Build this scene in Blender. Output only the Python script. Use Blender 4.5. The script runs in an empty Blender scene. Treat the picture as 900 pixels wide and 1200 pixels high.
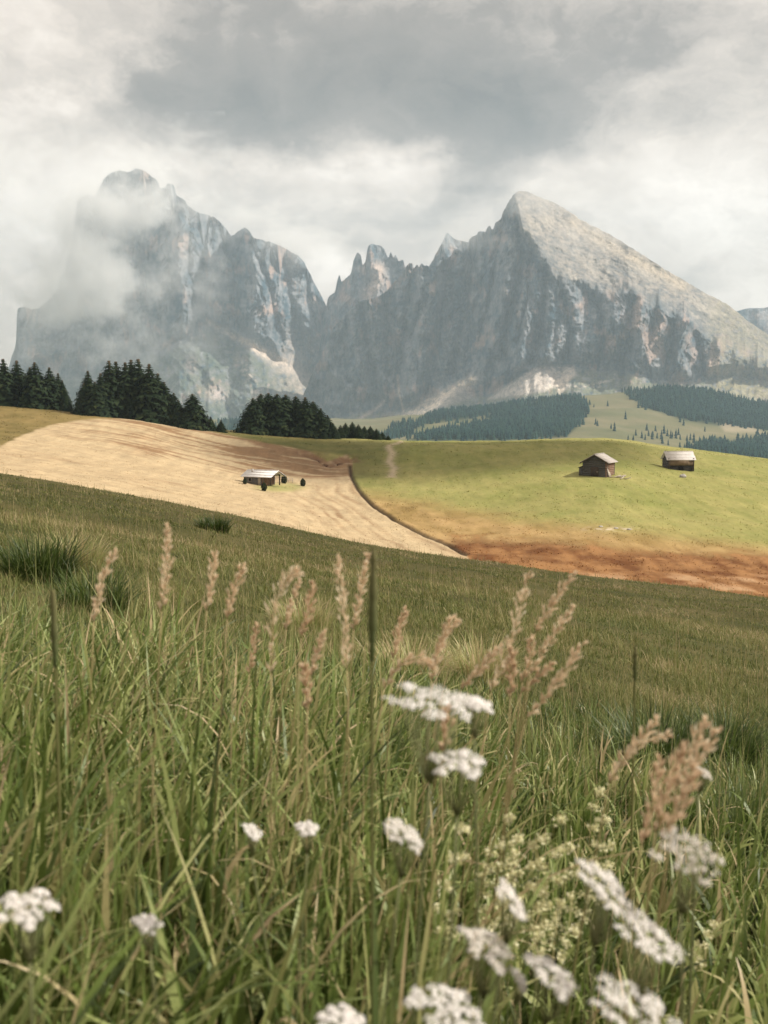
import bpy, math, random
import numpy as np
from mathutils import Vector, Matrix
R = math.radians
rng = np.random.default_rng(7)
random.seed(7)
SC = bpy.context.scene
COL = SC.collection

# ------------------------------------------------------------------ camera frame
F = 1300.0                       # focal length in pixels of a 900 x 1200 frame
PIT = math.atan(120 / F)         # camera looks slightly down
CP, SP = math.cos(PIT), math.sin(PIT)

def at(px, py, Y):
    """world point seen at pixel px,py at forward distance Y (camera at the origin)"""
    dx = (px - 450) / F; v = (600 - py) / F
    y = CP + v * SP; z = -SP + v * CP
    k = Y / y
    return dx * k, y * k, z * k

def proj(X, Y, Z):
    zc = Y * CP - Z * SP
    return 450 + F * X / zc, 600 - F * (Y * SP + Z * CP) / zc

# ------------------------------------------------------------------ noise
def _h(ix, iy, seed):
    h = (ix.astype(np.int64) * 374761393 + iy.astype(np.int64) * 668265263 + seed * 974634777) & 0xFFFFFFFF
    h = ((h ^ (h >> 13)) * 1274126177) & 0xFFFFFFFF
    return ((h ^ (h >> 16)) & 0xFFFFFF) / float(0xFFFFFF)

def pn(x, y, seed=0):
    x, y = np.broadcast_arrays(np.asarray(x, float), np.asarray(y, float))
    xi = np.floor(x); yi = np.floor(y); fx = x - xi; fy = y - yi
    u = fx * fx * fx * (fx * (fx * 6 - 15) + 10); v = fy * fy * fy * (fy * (fy * 6 - 15) + 10)
    def g(a, b):
        an = _h(xi + a, yi + b, seed) * 2 * math.pi
        return np.cos(an) * (fx - a) + np.sin(an) * (fy - b)
    n0 = g(0, 0) * (1 - u) + g(1, 0) * u
    n1 = g(0, 1) * (1 - u) + g(1, 1) * u
    return (n0 * (1 - v) + n1 * v) * 1.5

def fbm(x, y, seed=0, o=4, gain=.5):
    s = 0; a = 1; t = 0
    for i in range(o):
        s = s + a * pn(x, y, seed + i * 17); t += a; a *= gain
        x = x * 2.03 + 5.1; y = y * 2.03 + 1.7
    return s / t

def ridged(x, y, seed=0, o=3, gain=.5):
    s = 0; a = 1; t = 0
    for i in range(o):
        s = s + a * (1 - 2 * np.abs(pn(x, y, seed + i * 13))); t += a; a *= gain
        x = x * 2.07 + 3.3; y = y * 2.07 + 9.1
    return s / t

def sst(a, b, x):
    t = np.clip((np.asarray(x, float) - a) / (b - a), 0, 1)
    return t * t * (3 - 2 * t)

def pchip(xk, yk, x):
    """monotone cubic through (xk, yk[:,...]) at x"""
    xk = np.asarray(xk, float); yk = np.asarray(yk, float); x = np.asarray(x, float)
    h = np.diff(xk); d = np.diff(yk) / h
    m = np.zeros_like(yk); m[0] = d[0]; m[-1] = d[-1]
    for i in range(1, len(xk) - 1):
        if d[i - 1] * d[i] > 0:
            w1 = 2 * h[i] + h[i - 1]; w2 = h[i] + 2 * h[i - 1]
            m[i] = (w1 + w2) / (w1 / d[i - 1] + w2 / d[i])
    xx = np.clip(x, xk[0], xk[-1])
    i = np.clip(np.searchsorted(xk, xx, side='right') - 1, 0, len(xk) - 2)
    t = (xx - xk[i]) / h[i]
    h00 = 2 * t**3 - 3 * t**2 + 1; h10 = t**3 - 2 * t**2 + t; h01 = -2 * t**3 + 3 * t**2; h11 = t**3 - t**2
    return h00 * yk[i] + h10 * h[i] * m[i] + h01 * yk[i + 1] + h11 * h[i] * m[i + 1]

def inpoly(px, py, poly):
    px = np.asarray(px); py = np.asarray(py)
    r = np.zeros(px.shape, bool); n = len(poly); j = n - 1
    for i in range(n):
        xi, yi = poly[i]; xj, yj = poly[j]
        c = ((yi > py) != (yj > py)) & (px < (xj - xi) * (py - yi) / (yj - yi + 1e-9) + xi)
        r ^= c; j = i
    return r

def polydist(px, py, line):
    """distance to a polyline, in the same units"""
    d = np.full(np.shape(px), 1e9)
    for (x0, y0), (x1, y1) in zip(line[:-1], line[1:]):
        vx, vy = x1 - x0, y1 - y0
        t = np.clip(((px - x0) * vx + (py - y0) * vy) / (vx * vx + vy * vy), 0, 1)
        d = np.minimum(d, np.hypot(px - x0 - t * vx, py - y0 - t * vy))
    return d

def softpoly(px, py, poly, w):
    ins = inpoly(px, py, poly); d = polydist(px, py, list(poly) + [poly[0]])
    return sst(-w, w, np.where(ins, d, -d))

# ------------------------------------------------------------------ mesh helpers
def mesh_np(name, verts, faces, attrs=None, colors=None, smooth=False):
    """faces: list of (n,k) int arrays"""
    me = bpy.data.meshes.new(name)
    verts = np.ascontiguousarray(verts, np.float32)
    me.vertices.add(len(verts)); me.vertices.foreach_set('co', verts.ravel())
    if not isinstance(faces, (list, tuple)): faces = [faces]
    faces = [np.asarray(f, np.int32) for f in faces if len(f)]
    nl = sum(f.size for f in faces); npol = sum(len(f) for f in faces)
    me.loops.add(nl); me.polygons.add(npol)
    me.loops.foreach_set('vertex_index', np.concatenate([f.ravel() for f in faces]))
    tot = np.concatenate([np.full(len(f), f.shape[1], np.int32) for f in faces])
    st = np.concatenate([[0], np.cumsum(tot)[:-1]]).astype(np.int32)
    me.polygons.foreach_set('loop_start', st)
    if smooth:
        me.polygons.foreach_set('use_smooth', np.ones(npol, bool))
    for k, v in (attrs or {}).items():
        a = me.attributes.new(k, 'FLOAT', 'POINT'); a.data.foreach_set('value', np.ascontiguousarray(v, np.float32).ravel())
    for k, v in (colors or {}).items():
        a = me.attributes.new(k, 'FLOAT_COLOR', 'POINT')
        c = np.ones((len(verts), 4), np.float32); c[:, :3] = v
        a.data.foreach_set('color', c.ravel())
    me.update(calc_edges=True); me.validate()
    return me

def link(name, me, mat=None, parent=None):
    o = bpy.data.objects.new(name, me); COL.objects.link(o)
    if mat is not None and len(me.materials) == 0: me.materials.append(mat)
    if parent is not None: o.parent = parent
    return o

def tag(o, label=None, cat=None, group=None, kind=None):
    if label: o['label'] = label
    if cat: o['category'] = cat
    if group: o['group'] = group
    if kind: o['kind'] = kind
    return o

def thing(name, loc, label, cat, group=None, rz=0):
    o = bpy.data.objects.new(name, None); COL.objects.link(o)
    o.location = loc; o.rotation_euler = (0, 0, rz); o.empty_display_size = .2
    return tag(o, label, cat, group)

class MB:
    """collects simple shapes and builds them as one mesh"""
    def __init__(s): s.v = []; s.f = {3: [], 4: []}; s.n = 0; s.t = []
    def add(s, v, f, tint=0.0):
        v = np.asarray(v, float); s.v.append(v)
        for q in f: s.f.setdefault(len(q), []).append([i + s.n for i in q])
        s.n += len(v); s.t.append(np.full(len(v), tint) if np.isscalar(tint) else np.asarray(tint, float))
    def addnp(s, v, farr, tint=0.0):
        v = np.asarray(v, float); s.v.append(v)
        s.f.setdefault(farr.shape[1], []).extend((farr + s.n).tolist())
        s.n += len(v); s.t.append(np.full(len(v), tint) if np.isscalar(tint) else np.asarray(tint, float))
    def box(s, x0, x1, y0, y1, z0, z1, M=None, tint=0.0):
        v = np.array([(x, y, z) for z in (z0, z1) for y in (y0, y1) for x in (x0, x1)], float)
        if M is not None: v = v @ np.array(M.to_3x3()).T + np.array(M.translation)
        s.add(v, [(0, 2, 3, 1), (4, 5, 7, 6), (0, 1, 5, 4), (2, 6, 7, 3), (0, 4, 6, 2), (1, 3, 7, 5)], tint)
    def tube(s, pts, rad, n=6, tint=0.0, cap=True):
        pts = np.asarray(pts, float); k = len(pts)
        rad = np.full(k, rad) if np.isscalar(rad) else np.asarray(rad, float)
        d = np.gradient(pts, axis=0); d /= np.linalg.norm(d, axis=1)[:, None] + 1e-12
        ref = np.where(np.abs(d[:, 2:3]) > .9, [[1., 0, 0]], [[0., 0, 1]])
        a = np.cross(d, ref); a /= np.linalg.norm(a, axis=1)[:, None] + 1e-12; b = np.cross(d, a)
        an = np.arange(n) * 2 * math.pi / n
        v = (pts[:, None] + rad[:, None, None] * (np.cos(an)[None, :, None] * a[:, None] + np.sin(an)[None, :, None] * b[:, None])).reshape(-1, 3)
        f = [(i * n + j, i * n + (j + 1) % n, (i + 1) * n + (j + 1) % n, (i + 1) * n + j) for i in range(k - 1) for j in range(n)]
        tt = np.repeat(tint, n) if not np.isscalar(tint) else tint
        s.add(v, f, tt)
        if cap:
            s.f.setdefault(n, []).append([s.n - k * n + j for j in range(n)][::-1])
            s.f.setdefault(n, []).append([s.n - n + j for j in range(n)])
    def mesh(s, name, smooth=False):
        return mesh_np(name, np.concatenate(s.v), [np.array(f) for f in s.f.values() if f], {'tint': np.concatenate(s.t)}, smooth=smooth)
    def build(s, name, mat, parent=None, smooth=False):
        return link(name, s.mesh(name, smooth), mat, parent)

# ------------------------------------------------------------------ materials
class NT:
    def __init__(s, name, world=None):
        if world is None:
            s.m = bpy.data.materials.new(name); s.m.use_nodes = True; s.t = s.m.node_tree
        else:
            s.m = world; s.t = world.node_tree
        s.t.nodes.clear()
    def n(s, kind, **kw):
        nd = s.t.nodes.new('ShaderNode' + kind)
        for k, v in kw.items():
            if k.startswith('_'): setattr(nd, k[1:], v)
            else: s.put(nd.inputs[k.replace('__', ' ')] if not k.startswith('i') or not k[1:].isdigit() else nd.inputs[int(k[1:])], v)
        return nd
    def put(s, sock, v):
        if isinstance(v, bpy.types.NodeSocket): s.t.links.new(v, sock)
        elif isinstance(v, bpy.types.Node): s.t.links.new(v.outputs[0], sock)
        else:
            if hasattr(sock.default_value, '__len__') and not hasattr(v, '__len__'): v = [v] * len(sock.default_value)
            if hasattr(v, '__len__') and len(v) == 3 and len(sock.default_value) == 4: v = (*v, 1)
            sock.default_value = v
    def math(s, op, a, b=0.0, c=None, clamp=False):
        nd = s.n('Math', _operation=op, _use_clamp=clamp, i0=a, i1=b)
        if c is not None: s.put(nd.inputs[2], c)
        return nd.outputs[0]
    def vmath(s, op, a, b=(0, 0, 0)):
        return s.n('VectorMath', _operation=op, i0=a, i1=b).outputs[0]
    def attr(s, name, out=2):
        return s.n('Attribute', _attribute_name=name).outputs[out]
    def noise(s, vec, scale, detail=4, rough=.55, out='Fac'):
        return s.n('TexNoise', Vector=vec, Scale=scale, Detail=detail, Roughness=rough).outputs[out]
    def ramp(s, fac, stops, interp='LINEAR'):
        nd = s.n('ValToRGB', Fac=fac); cr = nd.color_ramp; cr.interpolation = interp
        while len(cr.elements) < len(stops): cr.elements.new(.5)
        for e, (p, c) in zip(cr.elements, stops):
            e.position = p; e.color = (*c, 1) if len(c) == 3 else c
        return nd.outputs[0]
    def maprange(s, v, a, b, c=0.0, d=1.0, smooth=False):
        nd = s.n('MapRange'); nd.interpolation_type = 'SMOOTHSTEP' if smooth else 'LINEAR'
        for i, x in enumerate((v, a, b, c, d)): s.put(nd.inputs[i], x)
        return nd.outputs[0]
    def mix(s, fac, a, b, mode='MIX'):
        nd = s.n('Mix', _data_type='RGBA', _blend_type=mode, i0=fac, i6=a, i7=b)
        return nd.outputs[2]
    def out(s, surf=None, vol=None, disp=None):
        o = s.n('OutputMaterial')
        if surf is not None: s.put(o.inputs[0], surf)
        if vol is not None: s.put(o.inputs[1], vol)
        return s.m
    def princ(s, col, rough=.8, spec=.3, normal=None):
        p = s.n('BsdfPrincipled'); s.put(p.inputs['Base Color'], col); s.put(p.inputs['Roughness'], rough)
        s.put(p.inputs['Specular IOR Level'], spec)
        if normal is not None: s.put(p.inputs['Normal'], normal)
        return p.outputs[0]
    def bump(s, h, strength=.5, dist=.1):
        return s.n('Bump', Strength=strength, Distance=dist, Height=h).outputs[0]

def leaf_mat(name, stops, transl=.35, rough=.6, spec=.2, nscale=None):
    m = NT(name); c = m.ramp(m.attr('tint'), stops)
    if nscale:
        tc = m.n('TexCoord').outputs['Object']
        c = m.mix(.5, c, m.ramp(m.noise(tc, nscale, 3), [(.3, (.45, .45, .45)), (.7, (1.4, 1.4, 1.4))]), 'MULTIPLY')
    p = m.princ(c, rough, spec)
    if transl > 0:
        t = m.n('BsdfTranslucent', Color=c)
        p = m.n('MixShader', i0=transl, i1=p, i2=t).outputs[0]
    return m.out(p)

def wood_mat(name, dark, light, scale=1.0, rough=.85, axis='Z'):
    m = NT(name); tc = m.n('TexCoord').outputs['Object']
    sc = {'Z': (6, 6, .5), 'X': (.4, 5, 5), 'Y': (5, .4, 5)}[axis]
    v = m.n('Mapping', Vector=tc, Scale=[q * scale for q in sc]).outputs[0]
    g = m.noise(v, 1.5, 6, .6); g2 = m.noise(tc, 1.2 * scale, 3)
    f = m.math('ADD', m.math('MULTIPLY', g, .7), m.math('MULTIPLY', g2, .3))
    c = m.ramp(f, [(.3, dark), (.7, light)])
    return m.out(m.princ(c, rough, .2, m.bump(g, .4, .02)))

# ------------------------------------------------------------------ terrain height
CREST_PX = [-250, -100, 0, 215, 430, 560, 740, 900, 1150]
CREST_PY = [512, 538, 555, 592, 638, 658, 681, 700, 732]
def slope_of(px, py, Y): return at(px, py, Y)[2] / Y
TK = np.array([at(p, 560, 1)[0] for p in CREST_PX]); SK = np.array([slope_of(p, q, 70) for p, q in zip(CREST_PX, CREST_PY)])
A_LIN = (SK[7] - SK[2]) / (TK[7] - TK[2]); S_0 = SK[2] - A_LIN * TK[2]
EYE = 1.0
def near_z(X, Y):
    t = np.clip(X / np.maximum(Y, 1.0), TK[0], TK[-1])
    curve = pchip(TK, SK - (S_0 + A_LIN * TK), t)
    lin = -EYE + Y * (S_0 + EYE / 70) + A_LIN * X
    return lin + Y * curve * sst(3, 40, Y)

NPX = [-250, -150, 0, 150, 300, 420, 540, 700, 800, 900, 1050, 1200]
ROWS = [90, 115, 140, 170, 200, 230, 265, 300, 335, 400, 600, 900, 1300, 1800, 2400, 3000, 3600, 4200, 5200, 9000]
PY = {
 -250: [528, 526, 524, 514, 501, 489, 475, 460, 457, 490, 520, 540, 540, 532, 508, 496, 496, 500, 490, 478],
 -150: [543, 541, 536, 525, 512, 500, 484, 467, 464, 495, 525, 545, 542, 532, 508, 496, 496, 500, 490, 478],
 0:    [568, 568, 559, 545, 530, 515, 496, 477, 474, 505, 535, 550, 542, 532, 506, 495, 495, 498, 490, 478],
 150:  [593, 596, 587, 572, 556, 538, 514, 491, 488, 520, 545, 555, 545, 530, 504, 494, 494, 498, 490, 478],
 300:  [620, 624, 614, 599, 584, 568, 541, 513, 507, 540, 560, 560, 545, 530, 503, 493, 494, 498, 490, 478],
 420:  [647, 650, 640, 621, 600, 578, 549, 521, 514, 550, 570, 565, 550, 528, 502, 493, 494, 498, 490, 478],
 540:  [664, 668, 655, 628, 600, 572, 544, 521, 517, 552, 575, 570, 550, 520, 497, 480, 482, 490, 490, 478],
 700:  [685, 688, 664, 624, 590, 559, 534, 517, 514, 550, 575, 572, 552, 524, 490, 462, 466, 478, 490, 478],
 800:  [698, 700, 670, 630, 600, 570, 548, 529, 525, 560, 582, 578, 558, 530, 500, 456, 462, 475, 490, 478],
 900:  [710, 712, 678, 638, 608, 580, 557, 541, 538, 570, 590, 585, 565, 540, 512, 474, 478, 486, 490, 478],
 1050: [730, 734, 695, 657, 626, 600, 580, 563, 558, 588, 605, 595, 575, 550, 520, 484, 486, 492, 490, 478],
 1200: [748, 750, 714, 676, 645, 618, 600, 584, 578, 605, 620, 605, 585, 560, 525, 495, 496, 500, 490, 478]}
tn = np.array([at(p, 540, 1)[0] for p in NPX])
rows = [40., 55., 70.] + ROWS
tab = np.zeros((len(rows), len(NPX)))
for i, Y in enumerate(rows):
    for j, p in enumerate(NPX):
        tab[i, j] = near_z(np.array(tn[j] * Y), np.array(float(Y))) if Y <= 70 else at(p, PY[p][i - 3], Y)[2]
TG = np.linspace(tn[0], tn[-1], 321)
tab_t = np.stack([pchip(tn, tab[i], TG) for i in range(len(rows))])
LY = np.linspace(math.log(40), math.log(9000), 1400)
ytab = np.exp(LY)
ZT = np.stack([pchip(np.array(rows), tab_t[:, j], ytab) for j in range(len(TG))], 1)     # (1400, 321)
def far_z(X, Y):
    Yc = np.clip(Y, 40, 9000); t = np.clip(X / Yc, TG[0], TG[-1])
    a = (np.log(Yc) - LY[0]) / (LY[1] - LY[0]); i = np.clip(a.astype(int), 0, 1398); fa = a - i
    b = (t - TG[0]) / (TG[1] - TG[0]); j = np.clip(b.astype(int), 0, 319); fb = b - j
    return (ZT[i, j] * (1 - fa) * (1 - fb) + ZT[i + 1, j] * fa * (1 - fb) + ZT[i, j + 1] * (1 - fa) * fb + ZT[i + 1, j + 1] * fa * fb)

DITCH = [(410, 545), (412, 560), (420, 574), (436, 592), (462, 610), (492, 625), (522, 637), (545, 650), (562, 662), (575, 674)]
def base_z(X, Y):
    w = sst(45, 62, Y)
    return near_z(X, Y) * (1 - w) + far_z(X, Y) * w

def trace(px, py, lo=75, hi=4200):
    """first ground point beyond distance lo seen at the pixel"""
    Ys = np.exp(np.linspace(math.log(lo), math.log(hi), 1500))
    dx = (px - 450) / F; v = (600 - py) / F; k = Ys / (CP + v * SP)
    z = k * (-SP + v * CP); g = base_z(dx * k, Ys)
    idx = np.nonzero(g >= z)[0]
    i = idx[0] if len(idx) else len(Ys) - 1
    return dx * k[i], Ys[i], g[i]

DITCH_W = [trace(px, py, 120, 330)[:2] for px, py in DITCH if py < 655]
SCARP = [(352, 530), (368, 536), (380, 541), (384, 546), (396, 541), (407, 535), (413, 540)]
SCARP_W = [trace(px, py, 150, 330)[:2] for px, py in SCARP]

def height(X, Y):
    X = np.asarray(X, float); Y = np.asarray(Y, float)
    z = base_z(X, Y)
    z = z + .05 * fbm(X / 1.6, Y / 1.6, 3, 3) * sst(2, 6, Y) * (1 - sst(80, 130, Y))
    z = z + .40 * fbm(X / 7, Y / 9, 5, 4) * sst(8, 30, Y) * (1 - sst(60, 72, Y)) 
    z = z + .45 * fbm(X / 22, Y / 22, 9, 4) * sst(100, 150, Y) * (1 - sst(400, 600, Y))
    z = z + .22 * fbm(X / 6, Y / 8, 10, 3) * sst(100, 150, Y) * (1 - sst(400, 600, Y))
    z = z + 14 * fbm(X / 260, Y / 260, 12, 4) * sst(1200, 1900, Y)
    near = (Y > 120) & (Y < 340) & (np.abs(X) < 60)
    if np.any(near):
        d = np.full(np.shape(z), 99.)
        d[near] = polydist(X[near], Y[near], DITCH_W)
        z = z - .5 * np.exp(-(d / .35) ** 2) + .12 * np.exp(-((d - 1.0) / .6) ** 2)
        d[near] = polydist(X[near], Y[near], SCARP_W)
        z = z - 1.3 * np.exp(-(d / 1.3) ** 2) * (0.6 + .8 * fbm(X / 3, Y / 3, 31, 2))
    return z
def gz(x, y): return float(height(np.array([x]), np.array([y]))[0])

# ------------------------------------------------------------------ terrain mesh
cols = np.concatenate([np.linspace(-.95, -.40, 50)[:-1], np.linspace(-.40, .40, 760), np.linspace(.40, .95, 50)[1:]])
Yr = np.concatenate([np.linspace(-6, 6, 40)[:-1], np.exp(np.linspace(math.log(6), math.log(75), 150))[:-1],
                     np.linspace(75, 345, 290)[:-1], np.exp(np.linspace(math.log(345), math.log(1700), 40))[:-1],
                     np.linspace(1700, 4200, 150)[:-1], np.linspace(4200, 9000, 16)])
XX = cols[None, :] * (Yr[:, None] + 9); YY = np.repeat(Yr[:, None], len(cols), 1)
ZZ = height(XX.ravel(), YY.ravel()).reshape(XX.shape)
PX, PYY = proj(XX, np.maximum(YY, .5), ZZ)
X1, Y1 = XX.ravel(), YY.ravel()

# ground cover: which ground it is at every vertex
C = np.zeros(XX.shape + (3,))
def lay(col, m):
    global C
    C = C * (1 - m[..., None]) + np.array(col) * m[..., None]
def lerp3(a, b, f): return np.array(a) * (1 - f[..., None]) + np.array(b) * f[..., None]
def layc(cc, m):
    global C
    C = C * (1 - m[..., None]) + cc * m[..., None]
n1 = fbm(XX / 30, YY / 30, 41, 4); n5 = fbm(XX / 2.6, YY / 15, 47, 4); n2 = fbm(XX / 6, YY / 6, 42, 4); n3 = fbm(XX / 1.5, YY / 1.5, 43, 3)
C[:] = lerp3((.055, .060, .018), (.12, .10, .042), np.clip(.5 + .9 * n2 + .5 * n3, 0, 1)) * (.38 + .62 * sst(4, 9, YY))[..., None]      # near meadow, darker close in: shade between the tall blades put into the colour
mid = sst(84, 100, YY)
# right pasture
past = lerp3((.195, .205, .060), (.285, .262, .095), np.clip(.5 + 1.0 * n1 + .4 * n2 + .5 * n5 + .3 * n3, 0, 1))
layc(past, mid)
# low wet ground: tan then rust
pw = PX + 0; pyw = PYY + 10 * n1 + 5 * n2 + 2.0 * n3
TAN = np.interp(PX, [380, 450, 520, 600, 700, 800, 900, 1200], [572, 582, 597, 608, 619, 632, 640, 658])
RUST = np.interp(PX, [380, 480, 540, 640, 720, 800, 900, 1200], [690, 630, 629, 634, 643, 647, 651, 668])
inmid = mid * (1 - sst(300, 330, YY))
m = sst(-14, 12, pyw - TAN) * inmid
layc(lerp3((.37, .25, .11), (.24, .165, .06), np.clip(.5 + 1.3 * n1 + n2 + .8 * n5, 0, 1)), m)
m = sst(-7, 8, pyw + 7 * n5 + 4 * n2 - RUST) * inmid
layc(lerp3((.13, .052, .017), (.27, .140, .056), np.clip(.40 + 1.0 * n1 + 1.4 * n2 + 1.1 * n5 + .5 * n3, 0, 1)), m)
m = sst(.12, .4, n2 + .5 * n1) * sst(668, 678, PYY) * inmid * .8
layc(lerp3((.42, .28, .16), (.33, .19, .10), np.clip(.5 + n3, 0, 1)), m)
# left rough hill top
m = mid * sst(0, 1, (1 - sst(340, 420, PX)) * 1.0) * (1 - sst(345, 400, YY))
layc(lerp3((.135, .105, .035), (.21, .155, .06), np.clip(.5 + n1 + n2, 0, 1)), m)
# green strip below the trees
STRIP = [(175, 484), (250, 493), (330, 500), (480, 508), (480, 560), (414, 560), (412, 536), (395, 531), (360, 527), (310, 518), (240, 503)]
m = softpoly(PX + 3 * n2, PYY + 2 * n2, STRIP, 3) * inmid
layc(lerp3((.115, .12, .035), (.16, .15, .05), np.clip(.5 + n1 + n2, 0, 1)), m * (1 - sst(405, 500, PX + 30 * n1)))
# mown hill
MOWN = [(-400, 580), (-250, 540), (-60, 535), (0, 523), (30, 509), (60, 498), (95, 492), (180, 489), (240, 504), (310, 519), (360, 528), (384, 541),
        (406, 533), (414, 540), (412, 560), (420, 574), (436, 592), (462, 610), (492, 625), (522, 637), (546, 650), (575, 690), (-400, 720)]
mown = softpoly(PX + 2.5 * n2, PYY + 1.5 * n2, MOWN, 1.6) * inmid
wv = 2.0 * fbm(XX / 40, YY / 40, 61, 3)
s1 = fbm((XX + .185 * YY) / 1.7 + wv, YY / 80, 62, 3)                # swath lines on the flat, running away
s2 = fbm(XX / 26, (YY + .25 * XX) / 2.3 + 1.5 * wv, 63, 3)             # swath lines along the slope
up = sst(238, 262, YY + 6 * n1 - .03 * XX)
st = s1 * (1 - up) * sst(-25, -5, XX + 8 * n1) * .9 + s2 * (.25 + .75 * up)
brown = np.clip(sst(.1, .75, up * (.75 + 1.3 * n1 + 1.0 * s2) * sst(-75, -30, XX + 20 * n1)) + .3 * sst(0.1, .5, n1 + st * .5), 0, 1)
mc = lerp3((.43, .335, .205), (.24, .15, .08), np.clip(brown + 1.25 * st + .12, 0, 1))
mc = mc * (1 + .36 * np.clip(n3 * .4 + n2 * .3 + n5 * .4, -1, 1))[..., None]
layc(mc, mown)
# the little green yard round the hay hut, and the edge of the ditch and scarp
m = np.exp(-(((PX - 328) / 30) ** 2 + ((PYY - 571) / 5.5) ** 2) ** 2) * inmid
layc(lerp3((.24, .25, .085), (.33, .28, .12), np.clip(.5 + n3 + n2, 0, 1)), np.clip(m * 1.1, 0, 1) * .85)
nearm = (YY > 120) & (YY < 340) & (np.abs(XX) < 60)
dd = np.full(XX.shape, 99.); dd[nearm] = polydist(XX[nearm], YY[nearm], DITCH_W)
lay((.05, .032, .018), np.exp(-(dd / (.48 + .2 * n3)) ** 2) * .95)
dd[nearm] = polydist(XX[nearm], YY[nearm], SCARP_W)
lay((.17, .095, .055), np.exp(-(dd / 2.2) ** 2) * .8 * sst(-.2, .2, n3 + .1))
# trodden path over the crest
PATH = [(472, 511), (466, 519), (455, 524), (460, 532), (456, 541), (462, 548), (459, 560)]
PATH_W = [trace(px, py, 180, 330)[:2] for px, py in PATH]
dp = np.full(XX.shape, 99.); dp[nearm] = polydist(XX[nearm], YY[nearm], PATH_W)
lay((.45, .36, .25), np.exp(-(dp / (1.0 + .8 * n3)) ** 2) * .8)
# pale stones strip on the pasture foot
m = np.exp(-((PX - 715) / 28) ** 2 - ((PYY - 620) / 2.2) ** 2) * sst(-.1, .35, n3) * inmid
lay((.5, .42, .33), m)
# far valley sides
far = sst(900, 1200, YY)
layc(lerp3((.115, .12, .06), (.17, .15, .085), np.clip(.5 + 1.2 * fbm(XX / 120, YY / 120, 71, 4), 0, 1)), far)
FOREST = [[(478, 516), (520, 503), (565, 494), (600, 474), (640, 460), (676, 463), (690, 475), (684, 492), (664, 512), (560, 518)],
          [(500, 489), (545, 478), (600, 468), (618, 460), (640, 462), (600, 480), (545, 492), (500, 496)],
          [(722, 443), (760, 446), (800, 452), (850, 456), (905, 470), (930, 500), (900, 503), (850, 500), (800, 492), (762, 478), (735, 463)],
          [(806, 524), (838, 513), (862, 518), (880, 513), (930, 514), (930, 552), (860, 540)],
          [(240, 520), (262, 488), (285, 478), (300, 500), (300, 520)],
          [(440, 512), (470, 498), (545, 489), (500, 497), (462, 514)]]
fm = np.zeros(XX.shape)
for P_ in FOREST: fm = np.maximum(fm, softpoly(PX, PYY, P_, 3))
lay((.018, .035, .022), fm * far)
layc(lerp3((.35, .30, .22), (.22, .22, .12), np.clip(.5 + 1.5 * fbm(XX / 90, YY / 90, 75, 3), 0, 1)), far * softpoly(PX, PYY, [(820, 440), (960, 430), (960, 478), (905, 468), (850, 452)], 5))
lay((.33, .27, .19), far * softpoly(PX, PYY, [(838, 492), (850, 487), (880, 500), (900, 508), (850, 506)], 3) * .7)

nr, nc = XX.shape
gi = np.arange(nr * nc).reshape(nr, nc)
quads = np.stack([gi[:-1, :-1], gi[:-1, 1:], gi[1:, 1:], gi[1:, :-1]], -1).reshape(-1, 4)
gm = NT('ground'); tc = gm.n('TexCoord').outputs['Object']
g1 = gm.noise(tc, 3.0, 5, .65); g2 = gm.noise(gm.n('Mapping', Vector=tc, Scale=(1, .22, 1)).outputs[0], .5, 6, .65)
gf = gm.ramp(gm.math('ADD', gm.math('MULTIPLY', g1, .45), gm.math('MULTIPLY', g2, .55)), [(.3, (.74, .74, .74)), (.72, (1.28, 1.28, 1.28))])
gc = gm.mix(1.0, gm.attr('cover', 0), gf, 'MULTIPLY')
G_MAT = gm.out(gm.princ(gc, .95, .1, gm.bump(g1, .7, .12)))
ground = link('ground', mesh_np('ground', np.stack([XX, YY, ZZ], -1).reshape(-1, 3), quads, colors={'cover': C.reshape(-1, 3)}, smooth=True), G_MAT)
tag(ground, 'rolling alpine meadows, mown hay slope and rust coloured wet ground', kind='structure')

# ------------------------------------------------------------------ mountains
def relief(name, px0, px1, sky, foot, depth, color, step=.9, nrow=300, label=None, jag=lambda p: 0):
    px = np.arange(px0, px1 + .01, step)
    ys = pchip([p for p, _ in sky], [q for _, q in sky], px)
    ys = ys - jag(px)
    v = np.linspace(0, 1, nrow)
    py = foot + (ys[None, :] - foot) * v[:, None]
    pxx = np.repeat(px[None, :], nrow, 0)
    D, info = depth(pxx, py, ys[None, :])
    X, Y, Z = at(pxx, py, D)
    col = color(pxx, py, D, info, ys[None, :])
    # the far side
    bX, bY, bZ, bc = [], [], [], []
    for k in range(1, 9):
        f = k / 8
        bX.append(X[-1] * (1 + .0 * f)); bY.append(Y[-1] + 1500 * f ** 1.2); bZ.append(Z[-1] * (1 - f) - 60 * f + 30 * fbm(px / 20, f * 3, 5, 3) * f * (1 - f)); bc.append(col[-1])
    X = np.vstack([X, bX]); Y = np.vstack([Y, bY]); Z = np.vstack([Z, bZ]); col = np.concatenate([col, np.array(bc)], 0)
    n, mm = X.shape; g = np.arange(n * mm).reshape(n, mm)
    q = np.stack([g[:-1, :-1], g[:-1, 1:], g[1:, 1:], g[1:, :-1]], -1).reshape(-1, 4)
    o = link(name, mesh_np(name, np.stack([X, Y, Z], -1).reshape(-1, 3), q, colors={'cover': col.reshape(-1, 3)}, smooth=False), ROCK)
    tag(o, label, kind='structure'); return o

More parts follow.
